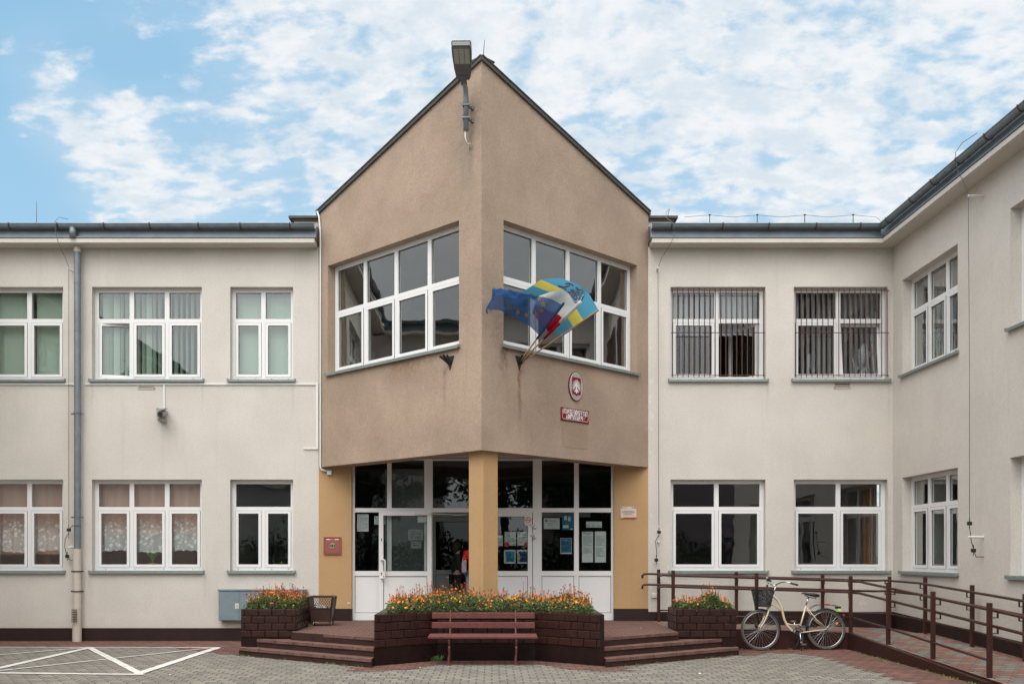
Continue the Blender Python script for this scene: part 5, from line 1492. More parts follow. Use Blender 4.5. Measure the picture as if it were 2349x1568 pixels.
b.v = [tuple(fn_(i / nu, j / nv)) for i in range(nu + 1) for j in range(nv + 1)]
for i in range(nu):
    for j in range(nv): a = i * (nv + 1) + j; b.f.append((a, a + 1, a + nv + 2, a + nv + 1)); b.mi.append(0)
b.build('corner_fold', M['f_eu'], clo, smooth='all', recalc=False)
b = MB(); b.tube([B + (T - B) * .42, B + (T - B) * .7, T, T + (T - B).normalized() * .03], [.018, .019, .022, .012], 8); b.build('sleeve', M['f_eu'], eu, smooth='all')
# white and red flag
B, T, d = poles[1]
g_ = [[at_d(1032, 985, dl_(.40)), at_d(1150, 875, dl_(.55)), at_d(1250, 775, dl_(.68)), at_d(1350, 680, dl_(.82)), at_d(1455, 570, dl_(.97))],
      [at_d(1000, 930, dl_(.45)), at_d(1110, 800, dl_(.6) + .04), at_d(1190, 720, dl_(.7) + .06), at_d(1290, 600, dl_(.8) + .05), at_d(1385, 560, dl_(.95) + .02)],
      [at_d(980, 900, dl_(.5)), at_d(1050, 760, dl_(.6) + .12), at_d(1130, 690, dl_(.7) + .15), at_d(1180, 530, dl_(.8) + .14), at_d(1290, 420, dl_(.95) + .10)],
      [at_d(900, 820, dl_(.5) + .05), at_d(960, 700, dl_(.6) + .15), at_d(1000, 640, dl_(.7) + .18), at_d(1060, 500, dl_(.8) + .18), at_d(1130, 390, dl_(.95) + .16)],
      [at_d(800, 700, dl_(.5) + .12), at_d(820, 620, dl_(.6) + .18), at_d(840, 560, dl_(.7) + .2), at_d(860, 500, dl_(.8) + .2), at_d(895, 462, dl_(.95) + .2)]]
pls, f, clo = flag('white over red flag bunched in the middle of three poles', B, T, g_, [M['f_red'], M['f_white']], lambda u, v: 0 if v < .48 - .02 * u else 1, 30, 28)
b = MB(); b.tube([B + (T - B) * .68, B + (T - B) * .8, B + (T - B) * .93, T, T + (T - B).normalized() * .03], [.03, .034, .026, .030, .012], 8); b.build('rolled_cloth', M['f_white'], pls, smooth='all')
b = MB(); b.tube([B + (T - B) * .41, B + (T - B) * .68], [.018, .024], 8); b.build('sleeve', M['f_red'], pls, smooth='all')
# blue, yellow, blue flag
B, T, d = poles[2]
g_ = [[at_d(1168, 1040, dl_(.38)), at_d(1372, 905, dl_(.58)), at_d(1512, 800, dl_(.75)), at_d(1720, 660, dl_(.99))],
      [at_d(1060, 860, dl_(.42) + .10), at_d(1265, 715, dl_(.6) + .12), at_d(1410, 640, dl_(.75) + .12), at_d(1640, 520, dl_(.95) + .05)],
      [at_d(960, 680, dl_(.45) + .18), at_d(1180, 530, dl_(.6) + .22), at_d(1310, 450, dl_(.75) + .24), at_d(1550, 385, dl_(.95) + .15)],
      [at_d(830, 530, dl_(.5) + .2), at_d(1050, 420, dl_(.6) + .22), at_d(1200, 365, dl_(.75) + .22), at_d(1420, 300, dl_(.95) + .12)],
      [at_d(650, 415, dl_(.5) + .1), at_d(802, 318, dl_(.6) + .1), at_d(930, 240, dl_(.75) + .1), at_d(1185, 212, dl_(.95) + .02)]]
cyf, f, clo = flag('light blue flag with yellow band and pale branch emblem on the right pole', B, T, g_, [M['f_cyan'], M['f_yel']], lambda u, v: 1 if .333 < v < .667 else 0, 36, 30)
b = MB(); hs = lambda a, c: [f(0, a + (c - a) * k / 4) for k in range(5)]
b.tube(hs(0, .333), .018, 8, 0); b.tube(hs(.333, .667), .0185, 8, 1); b.tube(hs(.667, 1), .018, 8, 0); b.build('sleeve', [M['f_cyan'], M['f_yel']], cyf, smooth='all')
def lift(zx, zy, k=.012):
    # nearest point of the cloth towards the viewer side
    u, v = locate(f, zx, zy); e = .01
    def fq(a, c): return f(min(1, max(0, a)), min(1, max(0, c)))
    p = fq(u, v); n_ = (fq(u + e, v) - fq(u - e, v)).cross(fq(u, v + e) - fq(u, v - e)).normalized()
    if n_.y > 0: n_ = -n_
    q = at_d(zx, zy, p.y + DC); return p + n_ * k, n_
bl = MB(); bo_ = MB()
for (zx, zy, r_) in ((1357, 385, 24), (1421, 345, 22), (1487, 400, 23), (1432, 425, 20), (1400, 480, 20), (1457, 485, 22), (1520, 462, 20), (1360, 303, 16), (1218, 320, 14), (1275, 318, 13)):
    p, n_ = lift(zx, zy); r_ = r_ / 3.4836 / 1.7437 * (p.y + DC) / F_PX
    up = Vector((.3, 0, 1)); up = (up - n_ * up.dot(n_)).normalized(); rt = up.cross(n_)
    for mb, s, off_ in ((bo_, 1.15, 0), (bl, .88, .004)):
        mb.poly([p + n_ * off_ + rt * math.cos(a * .4488) * r_ * s * .85 + up * math.sin(a * .4488) * r_ * s for a in range(14)])
    bo_.bar(p + n_ * .007 - up * r_ * .8, p + n_ * .007 + up * r_ * .8, .004, .001, side=n_)
bl_pts = [[(1293, 405), (1340, 440), (1385, 432), (1415, 392), (1430, 368)], [(1350, 450), (1362, 500), (1400, 542), (1450, 545), (1490, 520), (1512, 480)], [(1385, 432), (1440, 380), (1470, 388)], [(1370, 440), (1395, 462)], [(1355, 425), (1357, 405)], [(1430, 547), (1450, 508)],
          [(1240, 340), (1268, 380)], [(1240, 340), (1225, 332)], [(1250, 335), (1310, 325), (1330, 300), (1300, 280), (1270, 285)], [(1225, 332), (1175, 325), (1160, 312)], [(1330, 300), (1350, 303)]]
for st in bl_pts:
    pp_ = [lift(*p, .010) for p in st]
    bo_.tube([p for p, n in pp_], .0125, 5); bl.tube([p + n * .006 for p, n in pp_], .009, 5)
bo_.build('emblem_outline', M['f_line'], clo, recalc=False); bl.build('branch_emblem', M['f_leaf'], clo, recalc=False)

# ================================================================== lamp on the gable
M['lampgrey'] = mat('lamp_grey', (.115, .12, .125), .5, var=.05); M['led'] = mat('led_panel', (.36, .36, .32), .35, var=.12, vscale=60)
u, z = face_pt(1081, 243, LF)
LP = thing('street_lamp', 'grey LED street lamp on a short arm at the top of the bay', 'lamp', tuple(LF.p(u, -.1, 8.4)))
base = LF.p(u, -.16, 0); bx_, by_ = XX(1069, base.y), base.y
p0 = Vector((bx_, by_, ZZ(300, by_))); p1 = Vector((bx_, by_, ZZ(228, by_))); p2 = Vector((bx_ - .005, by_ - .05, ZZ(208, by_))); p3 = Vector((XX(1064, by_ - .15), by_ - .15, ZZ(186, by_ - .15)))
b = MB(); b.tube([p0, p1, p2, p3], [.042, .042, .040, .038], 12); b.build('arm', M['zinc'], LP, smooth='all')
for py in (243, 272):
    zc_ = ZZ(py, by_); q = LF.p(face_u(1084, LF, 0), 0, 0)
    b = MB(); b.tube([(bx_, by_, zc_ - .02), (bx_, by_, zc_ + .02)], .055, 12); b.bar((bx_, by_, zc_), (q.x, q.y, zc_), .04, .035); b.bar((q.x - .03, q.y - .03 + .02, zc_), (q.x + .03, q.y - .02, zc_), .03, .06)
    b.build('wall_clamp', M['lampgrey'], LP)
    b = MB(); b.bar((bx_ - .075, by_ - .045, zc_), (bx_ + .06, by_ - .05, zc_), .02, .02); b.build('clamp_bolt', M['zinc'], LP)
hd = Vector((-.02, -.55, .20)).normalized(); ri = Vector((1, -.02, 0)).normalized(); un = ri.cross(hd).normalized()   # un points up/back
if un.z < 0: un = -un
hm = Matrix(((ri.x, hd.x, un.x, p3.x), (ri.y, hd.y, un.y, p3.y), (ri.z, hd.z, un.z, p3.z), (0, 0, 0, 1)))
b = MB(); b.m = hm
prof = [(-.085, .04), (-.115, .10), (-.135, .26), (-.148, .50), (-.148, .66), (-.130, .70), (.130, .70), (.148, .66), (.148, .50), (.135, .26), (.115, .10), (.085, .04)]
b.extrude([(x, y, -.02) for x, y in prof], (0, 0, .085)); b.build('lamp_head', M['lampgrey'], LP)
b = MB(); b.m = hm; b.extrude([(x * 1.04, y if y < .6 else y + .01, .066) for x, y in prof], (0, 0, .012)); b.build('top_cover', mat('lamp_cover', (.42, .42, .41), .5), LP)
b = MB(); b.m = hm; b.box(-.125, .125, .34, .675, -.026, -.0205); b.build('glass_panel', mat('lamp_glass', (.16, .16, .155), .25), LP)
for k in range(3):
    b = MB(); b.m = hm; x_ = -.083 + k * .083
    b.box(x_ - .036, x_ + .036, .36, .64, -.030, -.0262); b.build('led_panel', M['led'], LP)
b = MB(); b.m = hm; b.box(-.045, .045, -.05, .12, -.04, .03); b.build('socket', M['lampgrey'], LP)
b = MB(); q = LF.p(face_u(1078, LF, 0), -.01, 0); b.tube([p0 + Vector((-.01, 0, .02)), p0 + Vector((-.015, -.01, -.10)), p0 + Vector((.02, 0, -.22)), (bx_ + .06, by_ + .05, ZZ(326, by_)), (q.x, q.y, ZZ(334, by_))], .010, 6); b.build('cable', M['white'], LP, smooth='all')

# ================================================================== chipped and patched plaster
M['chip'] = mat('bare_plaster', (.60, .58, .55), .95, var=.12, vscale=30)
rnd = random.Random(21)
def chip(fr, u, z, ru_, rz_, off_=-.0022, n=14):
    pts = []
    for i in range(n):
        a = 6.2832 * i / n; k = rnd.uniform(.55, 1.1); pts.append((u + math.cos(a) * ru_ * k, off_, z + math.sin(a) * rz_ * k))
    b = MB(fr); b.poly(pts); b.build('chipped_plaster', M['chip'], BW, recalc=False)
for z, a, c in ((6.9, .03, .05), (6.35, .04, .06), (5.6, .025, .05), (4.95, .035, .07), (4.60, .045, .12), (4.32, .05, .10), (4.05, .03, .05), (3.6, .02, .04), (2.4, .02, .05), (1.9, .025, .03)): chip(FRONT, XR + .045 + rnd.uniform(-.01, .02), z, a, c)
chip(FRONT, XX(1979), ZZ(1382), .10, .055); chip(FRONT, XX(800), ZZ(1382), .03, .03, -.0135)
# ================================================================== curtains and blinds
def lace(t, co):
    x, y, z = t.sep(co)
    v = t.n('ShaderNodeTexVoronoi', feature='DISTANCE_TO_EDGE'); t.put(v.inputs['Vector'], t.comb(x, 0, z)); v.inputs['Scale'].default_value = 9
    v2 = t.n('ShaderNodeTexVoronoi'); t.put(v2.inputs['Vector'], t.comb(x, 0, z)); v2.inputs['Scale'].default_value = 13
    fl = t.ramp(v2.outputs['Distance'], .50, .34)
    fl = t.math('MULTIPLY', fl, t.ramp(v.outputs['Distance'], .02, .07))
    low = t.ramp(z, 2.45, 2.2)
    edge = t.ramp(z, 1.74, 1.70)
    a = t.math('ADD', t.ramp(z, 2.3, 1.95, .26, .50), t.math('MULTIPLY', t.math('MULTIPLY', fl, low), .40))
    a = t.math('ADD', a, t.math('MULTIPLY', t.ramp(z, 2.2, 1.9), .08))
    return t.math('MINIMUM', t.math('ADD', a, t.math('MULTIPLY', edge, .3)), .95)
M['lace'] = cloth('lace', (.85, .87, .87), .2, lace)
M['peachcloth'] = cloth('peach_drape', (.72, .36, .25), .15)
M['blind'] = cloth('blind_fabric', (.52, .66, .55), .4)
M['blind_grey'] = cloth('blind_fabric_grey', (.46, .50, .52), .35)
M['drape'] = cloth('orange_drape', (.24, .12, .065), .3)
def curtain(fr, u0, u1, z1, zlow, v, m, label, amp=.035, waves=9, scal=True, name='lace_curtain', cat='curtain', grp=None):
    b = MB(fr); n = int((u1 - u0) * 60); k = 8
    for i in range(n + 1):
        t = i / n; u = u0 + (u1 - u0) * t; vv = v + amp * math.sin(t * waves * 6.283 * (u1 - u0) / 2 + .6 * math.sin(t * 17))
        zl = zlow + (.022 * abs(math.sin(u * 22)) + .02 * math.sin(u * 5) if scal else 0)
        for j in range(k + 1): b.v.append(tuple(fr.p(u, vv, zl + (z1 - zl) * j / k)))
    for i in range(n):
        for j in range(k): a = i * (k + 1) + j; b.f.append((a, a + k + 1, a + k + 2, a + 1)); b.mi.append(0)
    o = b.build(name, m, smooth='all', recalc=False); tag(o, label, cat, grp); return o
for i, lab in ((0, 'scalloped white lace curtain in the lower window at the left edge'), (1, 'scalloped white lace curtain in the three light lower window above a plant')):
    a, c = left_h[i]; curtain(FRONT, a + .02, c - .02, LO1 - .05, 1.70, .27, M['lace'], lab, grp='lace curtains')
for i, lab in ((0, 'peach inner drape behind the lace in the window at the left edge'), (1, 'peach inner drape behind the lace above the clay pot plant')):
    a, c = left_h[i]; curtain(FRONT, a + .02, c - .02, LO1 - .02, 1.66 if i == 0 else 2.05, .40, M['peachcloth'], lab, amp=.02, name='inner_drape', cat='curtain', scal=False, grp='inner drapes')
def vblind(fr, u0, u1, z0, z1, v, m, label, ang, pitch=.105, wid=.115, skip=()):
    root = thing('vertical_blind', label, 'blind', tuple(fr.p((u0 + u1) / 2, v, z0)), 'vertical blinds')
    b = MB(fr); b.box(u0, u1, v - .02, v + .02, z1, z1 + .04); b.build('head_rail', M['white'], root)
    b = MB(fr); n = int((u1 - u0) / pitch)
    for i in range(n):
        if i in skip: continue
        u = u0 + pitch * (i + .5); a = R(ang(i) if callable(ang) else ang + random.uniform(-5, 5)); dx_, dv = math.cos(a) * wid / 2, math.sin(a) * wid / 2
        zz = z0 + random.uniform(-.01, .01)
        b.quad((u - dx_, v - dv, zz), (u + dx_, v + dv, zz), (u + dx_, v + dv, z1), (u - dx_, v - dv, z1))
    b.build('slats', m, root, recalc=False); return root
a, c = left_h[0]; vblind(FRONT, a + .1, c - .05, UP0 + .02, UP1 - .03, .30, M['blind'], 'pale green vertical blind in the upper window at the left edge', 8, skip=(12,))
a, c = left_h[1]; vblind(FRONT, a + .1, c - .05, UP0 + .02, UP1 - .03, .30, M['blind'], 'half open pale green vertical blind in the wide upper left window', lambda i: (15, 70, 20, 80, 60, 12, 75, 70, 35, 80, 72, 78, 85, 70, 82, 80, 75, 80)[i % 18])
a, c = left_h[2]; vblind(FRONT, a + .08, c - .05, UP0 + .02, UP1 - .03, .30, M['blind'], 'closed pale green vertical blind in the narrow upper window beside the bay', 5)
a, c = right_h[0]; vblind(FRONT, a + .1, c - .05, 5.9, UP1 - .03, .30, M['blind_grey'], 'grey vertical blind behind the barred window beside the bay', 30)
a, c = right_h[1]; vblind(FRONT, a + .1, c - .05, UP0 + .1, UP1 - .03, .30, M['blind_grey'], 'grey vertical blind behind the barred window by the corner', 40)
a, c = left_h[0]; curtain(FRONT, a + 1.45, a + 1.6, LO1 - .05, 1.4, .56, M['drape'], 'narrow orange drape hanging behind the lace at the left edge', .02, 20, False, 'drape')
M['table'] = mat('table_wood', (.45, .20, .09), .5)
a, c = left_h[0]; b = MB(); b.bbox(a, c + .2, 1.2, 1.9, 1.60, 1.66, .005); b.box(a + .1, a + .16, 1.25, 1.31, .4, 1.60); b.box(c + .1, c + .16, 1.25, 1.31, .4, 1.60)
o = b.build('shelf_unit', M['table']); tag(o, 'orange wooden shelf seen below the lace curtain at the left edge', 'shelf')
curtain(RW, .55, 1.05, LO1 - .1, 1.42, .5, M['f_white'], 'white curtain at the lower return window nearest the corner', .03, 14, False, 'curtain')
curtain(RW, .55, 1.1, UP1 - .1, UP0 + .05, .5, M['f_white'], 'white curtain at the upper return window nearest the corner', .03, 14, False, 'curtain')
curtain(FRONT, XX(2005), XX(2030), LO1 - .1, 1.4, .55, M['drape'], 'brown drape at the right side of the lower window by the corner', .015, 30, False, 'drape')
# pot plants on the window boards
M['pot'] = mat('clay_pot', (.38, .17, .09), .7); M['houseleaf'] = mat('house_leaf', (.14, .26, .07), .5)
def potplant(x, y, z, s, label, n=16):
    root = thing('potted_plant', label, 'plant', (x, y, z), 'plants on window boards')
    b = MB(); b.tube([(x, y, z), (x, y, z + .10 * s)], [.055 * s, .075 * s], 12); b.build('pot', M['pot'], root, smooth=True)
    b = MB(); rnd = random.Random(int(x * 100))
    for i in range(n):
        a = rnd.uniform(0, 6.28); L = rnd.uniform(.22, .38) * s; p = Vector((x, y, z + .1 * s)); d = Vector((math.cos(a), math.sin(a) * .6, 0)); sd = Vector((-d.y, d.x, 0)).normalized()
        prev = None
        for k in range(6):
            t = k / 5; q = p + d * (L * .8 * t) + Vector((0, 0, L * (1.5 * t - 1.1 * t * t))); w_ = .016 * s * (1 - t) ** .5
            cur = (q - sd * w_, q + sd * w_)
            if prev: b.quad(prev[0], cur[0], cur[1], prev[1])
            prev = cur
    b.build('leaves', M['houseleaf'], root, recalc=False)
M['board'] = mat('window_board', (.55, .53, .50), .5)
b = MB(); 
for a, c in left_h + right_h[:]: 
    b = MB(); b.box(a + .01, c - .01, .215, .37, LO0 + .02, LO0 + .05); b.build('window_board', M['board'], BW)
potplant(XX(350, .35), .36, LO0 + .05, 1.15, 'leafy green plant in a clay pot on the sill of the lace curtained window', 20)
potplant(XX(150 - 92, .36), .36, LO0 + .05, .6, 'small green plant low in the window at the left edge', 8)
potplant(XX(645, .35), .34, LO0 + .05, .55, 'thin seedling plant in the narrow lower window', 7)
potplant(XX(1995, .35), .36, UP0 + .05, .8, 'green plant behind the bars of the window by the corner', 12)
potplant(-2.75, .30, 5.05, 1.6, 'tall green plant inside the left bay window', 22)

# ================================================================== notices on the entrance glass
M['paper'] = mat('notice_paper', (.70, .72, .70), .7); M['pblue'] = mat('notice_blue', (.02, .16, .30), .6); M['pteal'] = mat('notice_teal', (.02, .26, .38), .6)
M['pnavy'] = mat('notice_navy', (.015, .04, .14), .6); M['pcream'] = mat('notice_cream', (.66, .68, .50), .7); M['pgrey'] = mat('grey_print', (.22, .23, .23), .7)
PM = [M['paper'], M['ink'], M['p_red'], M['pblue'], M['pteal'], M['pnavy'], M['pcream'], M['pgrey']]
def notice(label, px0, px1, py0, py1, back=0, items=(), Y=.1485, name='notice', yy=None):
    """sheet fixed to the inside of the glass (behind the pane when Y is larger)"""
    Yv = Y if yy is None else yy
    x0, x1, z0, z1 = XX(px0, Yv), XX(px1, Yv), ZZ(py1, Yv), ZZ(py0, Yv)
    b = MB(); b.box(x0, x1, Yv, Yv + .0015, z0, z1, back); W, H = x1 - x0, z1 - z0
    for it in items:
        k = it[0]
        if k == 'r': _, a, c, d, e, m = it; b.box(x0 + W * a, x0 + W * c, Yv - .0006, Yv - .0001, z1 - H * e, z1 - H * d, m)
        elif k == 'l':   # lines of small print
            _, a, c, d, e, n, m = it; rnd = random.Random(int(px0 + d * 100))
            for i in range(n):
                zc_ = z1 - H * (d + (e - d) * (i + .5) / n); hh_ = H * (e - d) / n * .22; x = x0 + W * a; xe = x0 + W * (c if rnd.random() < .7 else (a + (c - a) * rnd.uniform(.4, .9)))
                while x < xe - .006:
                    l = rnd.uniform(.012, .035); b.box(x, min(x + l, xe), Yv - .0006, Yv - .0001, zc_ - hh_, zc_ + hh_, m); x += l + .006
        elif k == 't': _, s, a, d, size, sx, m = it; b.text(s, (x0 + W * a, Yv - .001, z1 - H * d), (1, 0, 0), (0, 0, 1), size, sx, 'CENTER', m)
        elif k == 'o':
            _, a, d, r_, m = it; b.poly([(x0 + W * a + r_ * math.cos(i * .5236), Yv - .0007, z1 - H * d + r_ * math.sin(i * .5236)) for i in range(12)], m)
        elif k == 'ring': _, a, d, r_, w_, m = it; b.torus((x0 + W * a, Yv - .001, z1 - H * d), (0, 1, 0), r_, w_, 24, 4, m=m, flat=.1)
        elif k == 'bar': _, a, d, c, e, w_, m = it; b.bar((x0 + W * a, Yv - .0012, z1 - H * d), (x0 + W * c, Yv - .0012, z1 - H * e), w_, .0006, m, side=(0, 1, 0))
    o = b.build(name, PM, recalc=False); tag(o, label, 'notice', 'notices on the entrance glass'); return o
YG = .1485
notice('white sheet of small print at the far left of the entrance glass', 819.5, 845.5, 1178.5, 1218, 0, [('l', .12, .88, .05, .12, 2, 1), ('l', .08, .92, .16, .95, 15, 7)])
notice('small white sheet partly behind the edge of the open door', 858.5, 885, 1183, 1202, 0, [('r', .06, .14, .1, .28, 5), ('l', .2, .8, .15, .9, 5, 7)])
notice('blank pale card in the upper corner of the open door', 958, 984, 1180, 1197.5, 0, [], yy=.0)
notice('faint larger sheet taped inside the open door', 936.5, 970.5, 1213.5, 1238, 7, [('l', .1, .9, .15, .85, 6, 1)], yy=.03)
notice('small sheet with a black arrow line inside the open door', 942.5, 966.5, 1240.5, 1257, 7, [('r', .25, .75, .50, .62, 1), ('l', .2, .8, .2, .35, 1, 1)], yy=.03)
notice('no smoking sign with red crossed ring on the closed door', 1203, 1220, 1181.5, 1205, 0, [('ring', .5, .42, .050, .0065, 2), ('r', .22, .68, .43, .49, 1), ('r', .7, .8, .42, .49, 7), ('bar', .28, .22, .72, .62, .010, 2), ('bar', .6, .25, .72, .38, .006, 1), ('t', 'ZAKAZ PALENIA', .5, .93, .024, .75, 1)], yy=.075)
notice('white sheet cut off by the yellow column', 1136, 1153.5, 1227, 1251.5, 0, [('l', .1, .85, .2, .75, 4, 1)], yy=.14)
ph = [('l', .2, .8, .05, .1, 1, 7), ('r', .22, .72, .26, .31, 3), ('l', .25, .9, .40, .8, 9, 7), ('l', .06, .10, .3, .75, 5, 1)]
notice('white health leaflet with red left corner on the closed door', 1157.5, 1183.5, 1219, 1250, 0, ph + [('o', .20, .94, .05, 2), ('r', .5, .98, .89, .93, 3)], yy=.14)
notice('white health leaflet with red right corner on the closed door', 1187, 1213, 1219, 1250, 0, [('l', .12, .88, .08, .28, 4, 7), ('r', .12, .88, .40, .44, 3), ('l', .1, .9, .48, .85, 10, 7), ('o', .80, .95, .05, 2)], yy=.14)
notice('teal poster with white border on the closed door', 1156.5, 1182.5, 1260.5, 1291.5, 0, [('r', .08, .92, .10, .90, 4), ('l', .3, .85, .15, .22, 2, 2)] + [('o', .16, .30 + .075 * i, .007, 0) for i in range(8)] + [('l', .25, .85, .28, .85, 8, 0)], yy=.14)
notice('navy poster with white border on the closed door', 1187, 1213, 1260.5, 1291.5, 0, [('r', .08, .92, .10, .90, 5)] + [('o', .16, .28 + .085 * i, .007, 0) for i in range(7)] + [('l', .25, .85, .26, .85, 7, 7), ('l', .3, .8, .14, .2, 1, 0)], yy=.14)
notice('white landscape sheet headed with grey lettering right of the doors', 1247.5, 1284, 1187.5, 1212.5, 0, [('ring', .13, .26, .014, .004, 1), ('ring', .19, .26, .014, .004, 1), ('t', 'Szansa', .54, .33, .055, .95, 7), ('l', .2, .72, .44, .50, 1, 1), ('l', .3, .65, .55, .62, 1, 7), ('l', .28, .66, .63, .69, 1, 1)])
notice('teal blue poster with two cream arches high on the glass', 1289.5, 1315.5, 1178.5, 1214.5, 3, [('r', .18, .42, .14, .38, 6), ('o', .30, .15, .019, 6), ('r', .52, .74, .20, .44, 6), ('o', .63, .20, .018, 6), ('l', .08, .9, .44, .62, 5, 4), ('r', .08, .56, .70, .88, 0), ('r', .7, .95, .92, .98, 0)])
notice('bright blue poster with white wavy foot lower on the glass', 1285.5, 1311.5, 1233.5, 1269.5, 0, [('r', .03, .97, .02, .92, 3), ('o', .55, .12, .008, 0), ('l', .15, .85, .24, .42, 3, 0), ('l', .3, .7, .55, .75, 4, 4), ('l', .1, .9, .80, .86, 1, 0)])
notice('small white phone number sheet reading 530 923 559', 1344.5, 1380.5, 1195.5, 1209, 0, [('t', 'TELEFON DO ZESPOŁU SZKÓŁ', .46, .42, .024, .72, 7), ('t', '530 – 923 - 559', .47, .82, .044, .98, 1)])
for x_, nm, top_ in ((1335, 'left of two tall white sheets of print on the rightmost glass', 1), (1364.5, 'right of two tall white sheets of print on the rightmost glass', 0)):
    notice(nm, x_, x_ + 25.5, 1218, 1289, 0, ([('r', 0, 1, 0, .012, 3), ('ring', .17, .055, .014, .004, 1), ('l', .28, .85, .04, .11, 4, 1)] if top_ else []) + [('l', .12, .9, .14, .47, 15, 7), ('r', 0, 1, .499, .503, 7), ('l', .12, .9, .53, .72 if top_ else .82, 12, 7)])

# things dimly seen in the hall
M['shirt_red'] = mat('red_jumper', (.52, .012, .018), .8, var=.1); M['jeans'] = mat('blue_jeans', (.20, .27, .36), .85, var=.12); M['skin'] = mat('skin', (.50, .30, .22), .6)
M['hair'] = mat('fair_hair', (.22, .13, .07), .7, var=.25, vscale=40); M['green_top'] = mat('dark_green_top', (.006, .018, .011), .8); M['dark_cloth'] = mat('dark_cloth', (.02, .02, .025), .8); M['dark_hair'] = mat('dark_hair', (.03, .018, .012), .7)
def bag_fn(t, co, c, b):
    x, y, z = t.sep(co); s = t.math('SINE', t.math('MULTIPLY', t.math('ADD', z, t.math('MULTIPLY', x, .7)), 240)); return t.mix(t.ramp(s, -.1, .1), (.03, .04, .10), (.6, .6, .6))
M['bag'] = mat('striped_bag', (.3, .3, .3), .8, fn=bag_fn)
def skinbody(name, verts, edges, rad, m, parent, sub=2):
    me = bpy.data.meshes.new(name); me.from_pydata(verts, edges, []); me.materials.append(m)
    o = bpy.data.objects.new(name, me); COL.objects.link(o); o.parent = parent; o.matrix_parent_inverse = Matrix.Translation(-parent.location)
    sk = o.modifiers.new('skin', 'SKIN'); sk.use_smooth_shade = True
    for i, r_ in enumerate(rad):
        r_ = r_ if isinstance(r_, tuple) else (r_, r_); me.skin_vertices[0].data[i].radius = r_; me.skin_vertices[0].data[i].use_root = (i == 0)
    o.modifiers.new('sub', 'SUBSURF').levels = sub; o.modifiers['sub'].render_levels = sub
    return o
def person(label, x, y, z, h, face, top, legs, hair, bag=False, bend=0.0):
    """standing figure; face = heading angle, body faces local -Y"""
    root = thing('person', label, 'person', (x, y, z)); s = h / 1.68
    rm = Matrix.Translation((x, y, z)) @ Matrix.Rotation(face, 4, 'Z')
    def P(a, b_, c): return tuple(rm @ Vector((a * s, b_ * s - bend * max(0, c - 1.0) * .5, c * s)))
    V = [P(0, 0, .95), P(0, 0, 1.12), P(0, .01, 1.32), P(0, .0, 1.42), P(0, -.01, 1.50), P(0, -.025, 1.60),
         P(.10, 0, .88), P(.11, -.01, .48), P(.115, .02, .09), P(.125, -.12, .035),
         P(-.10, 0, .88), P(-.11, -.01, .48), P(-.115, .02, .09), P(-.125, -.12, .035),
         P(.19, .0, 1.38), P(.24, -.01, 1.10), P(.20, -.17, .98), P(.16, -.24, 1.00), P(-.19, .0, 1.38), P(-.24, -.01, 1.10), P(-.20, -.17, .98), P(-.16, -.24, 1.00)]
    E = [(0, 1), (1, 2), (2, 3), (3, 4), (4, 5), (0, 6), (6, 7), (7, 8), (8, 9), (0, 10), (10, 11), (11, 12), (12, 13), (2, 14), (14, 15), (15, 16), (16, 17), (2, 18), (18, 19), (19, 20), (20, 21)]
    rd = [(.15, .11), (.125, .095), (.16, .10), .06, .05, (.085, .10), .085, .06, .04, .035, .085, .06, .04, .035, .055, .042, .032, .035, .055, .042, .032, .035]
    rd = [tuple(q * s for q in r_) if isinstance(r_, tuple) else r_ * s for r_ in rd]
    bd = skinbody('body', V, E, rd, M['skin'], root)
    # jumper and trousers follow the body a little outside it
    ids = [0, 1, 2, 14, 15, 16, 18, 19, 20, 3]; mp = {v: i for i, v in enumerate(ids)}
    skinbody('jumper', [V[i] for i in ids], [(mp[a], mp[c]) for a, c in E if a in mp and c in mp], [tuple(q * 1.13 + .008 for q in (rd[i] if isinstance(rd[i], tuple) else (rd[i], rd[i]))) for i in ids], top, root)
    ids = [0, 6, 7, 8, 10, 11, 12]; mp = {v: i for i, v in enumerate(ids)}
    skinbody('trousers', [V[i] for i in ids], [(mp[a], mp[c]) for a, c in E if a in mp and c in mp], [tuple(q * 1.12 + .008 for q in (rd[i] if isinstance(rd[i], tuple) else (rd[i], rd[i]))) for i in ids], legs, root)
    b = MB(); b.m = rm @ Matrix.Scale(s, 4); b.ball((0, .012 - bend * .35, 1.60), .118, 16, 12, sc=(.92, 1.0, 1.08)); b.ball((0, .05 - bend * .3, 1.53), .09, 12, 8, sc=(1, .8, 1.2)); b.build('hair', hair, root, smooth='all')
    b = MB(); b.m = rm @ Matrix.Scale(s, 4); b.ball((0, -.115 - bend * .35, 1.585), .016, 8, 6, sc=(.8, 1, 1.3))
    for q in (-1, 1): b.ball((q * .035, -.100 - bend * .35, 1.61), .010, 8, 6)
    b.box(-.025, .025, -.112 - bend * .35, -.10 - bend * .35, 1.545, 1.552); b.build('face', M['skin'], root)
    for q in (-1, 1):
        b = MB(); b.m = rm @ Matrix.Scale(s, 4); hx_, hy_, hz_ = q * .16, -.24 - bend * 0, 1.00
        for f_ in range(4): b.tube([(hx_ - .02 + f_ * .014, hy_ - .02, hz_), (hx_ - .02 + f_ * .014, hy_ - .06, hz_ - .01), (hx_ - .02 + f_ * .014, hy_ - .075, hz_ - .035)], .007, 6)
        b.tube([(hx_ - q * .02, hy_, hz_ + .01), (hx_ - q * .045, hy_ - .04, hz_ + .015)], .008, 6); b.build('fingers', M['skin'], root, smooth='all')
        b = MB(); b.m = rm @ Matrix.Scale(s, 4); b.ball((q * .125, -.05, .04), .05, 10, 6, sc=(.9, 2.4, .8)); b.build('shoe', M['black'], root, smooth='all')
    return root, rm
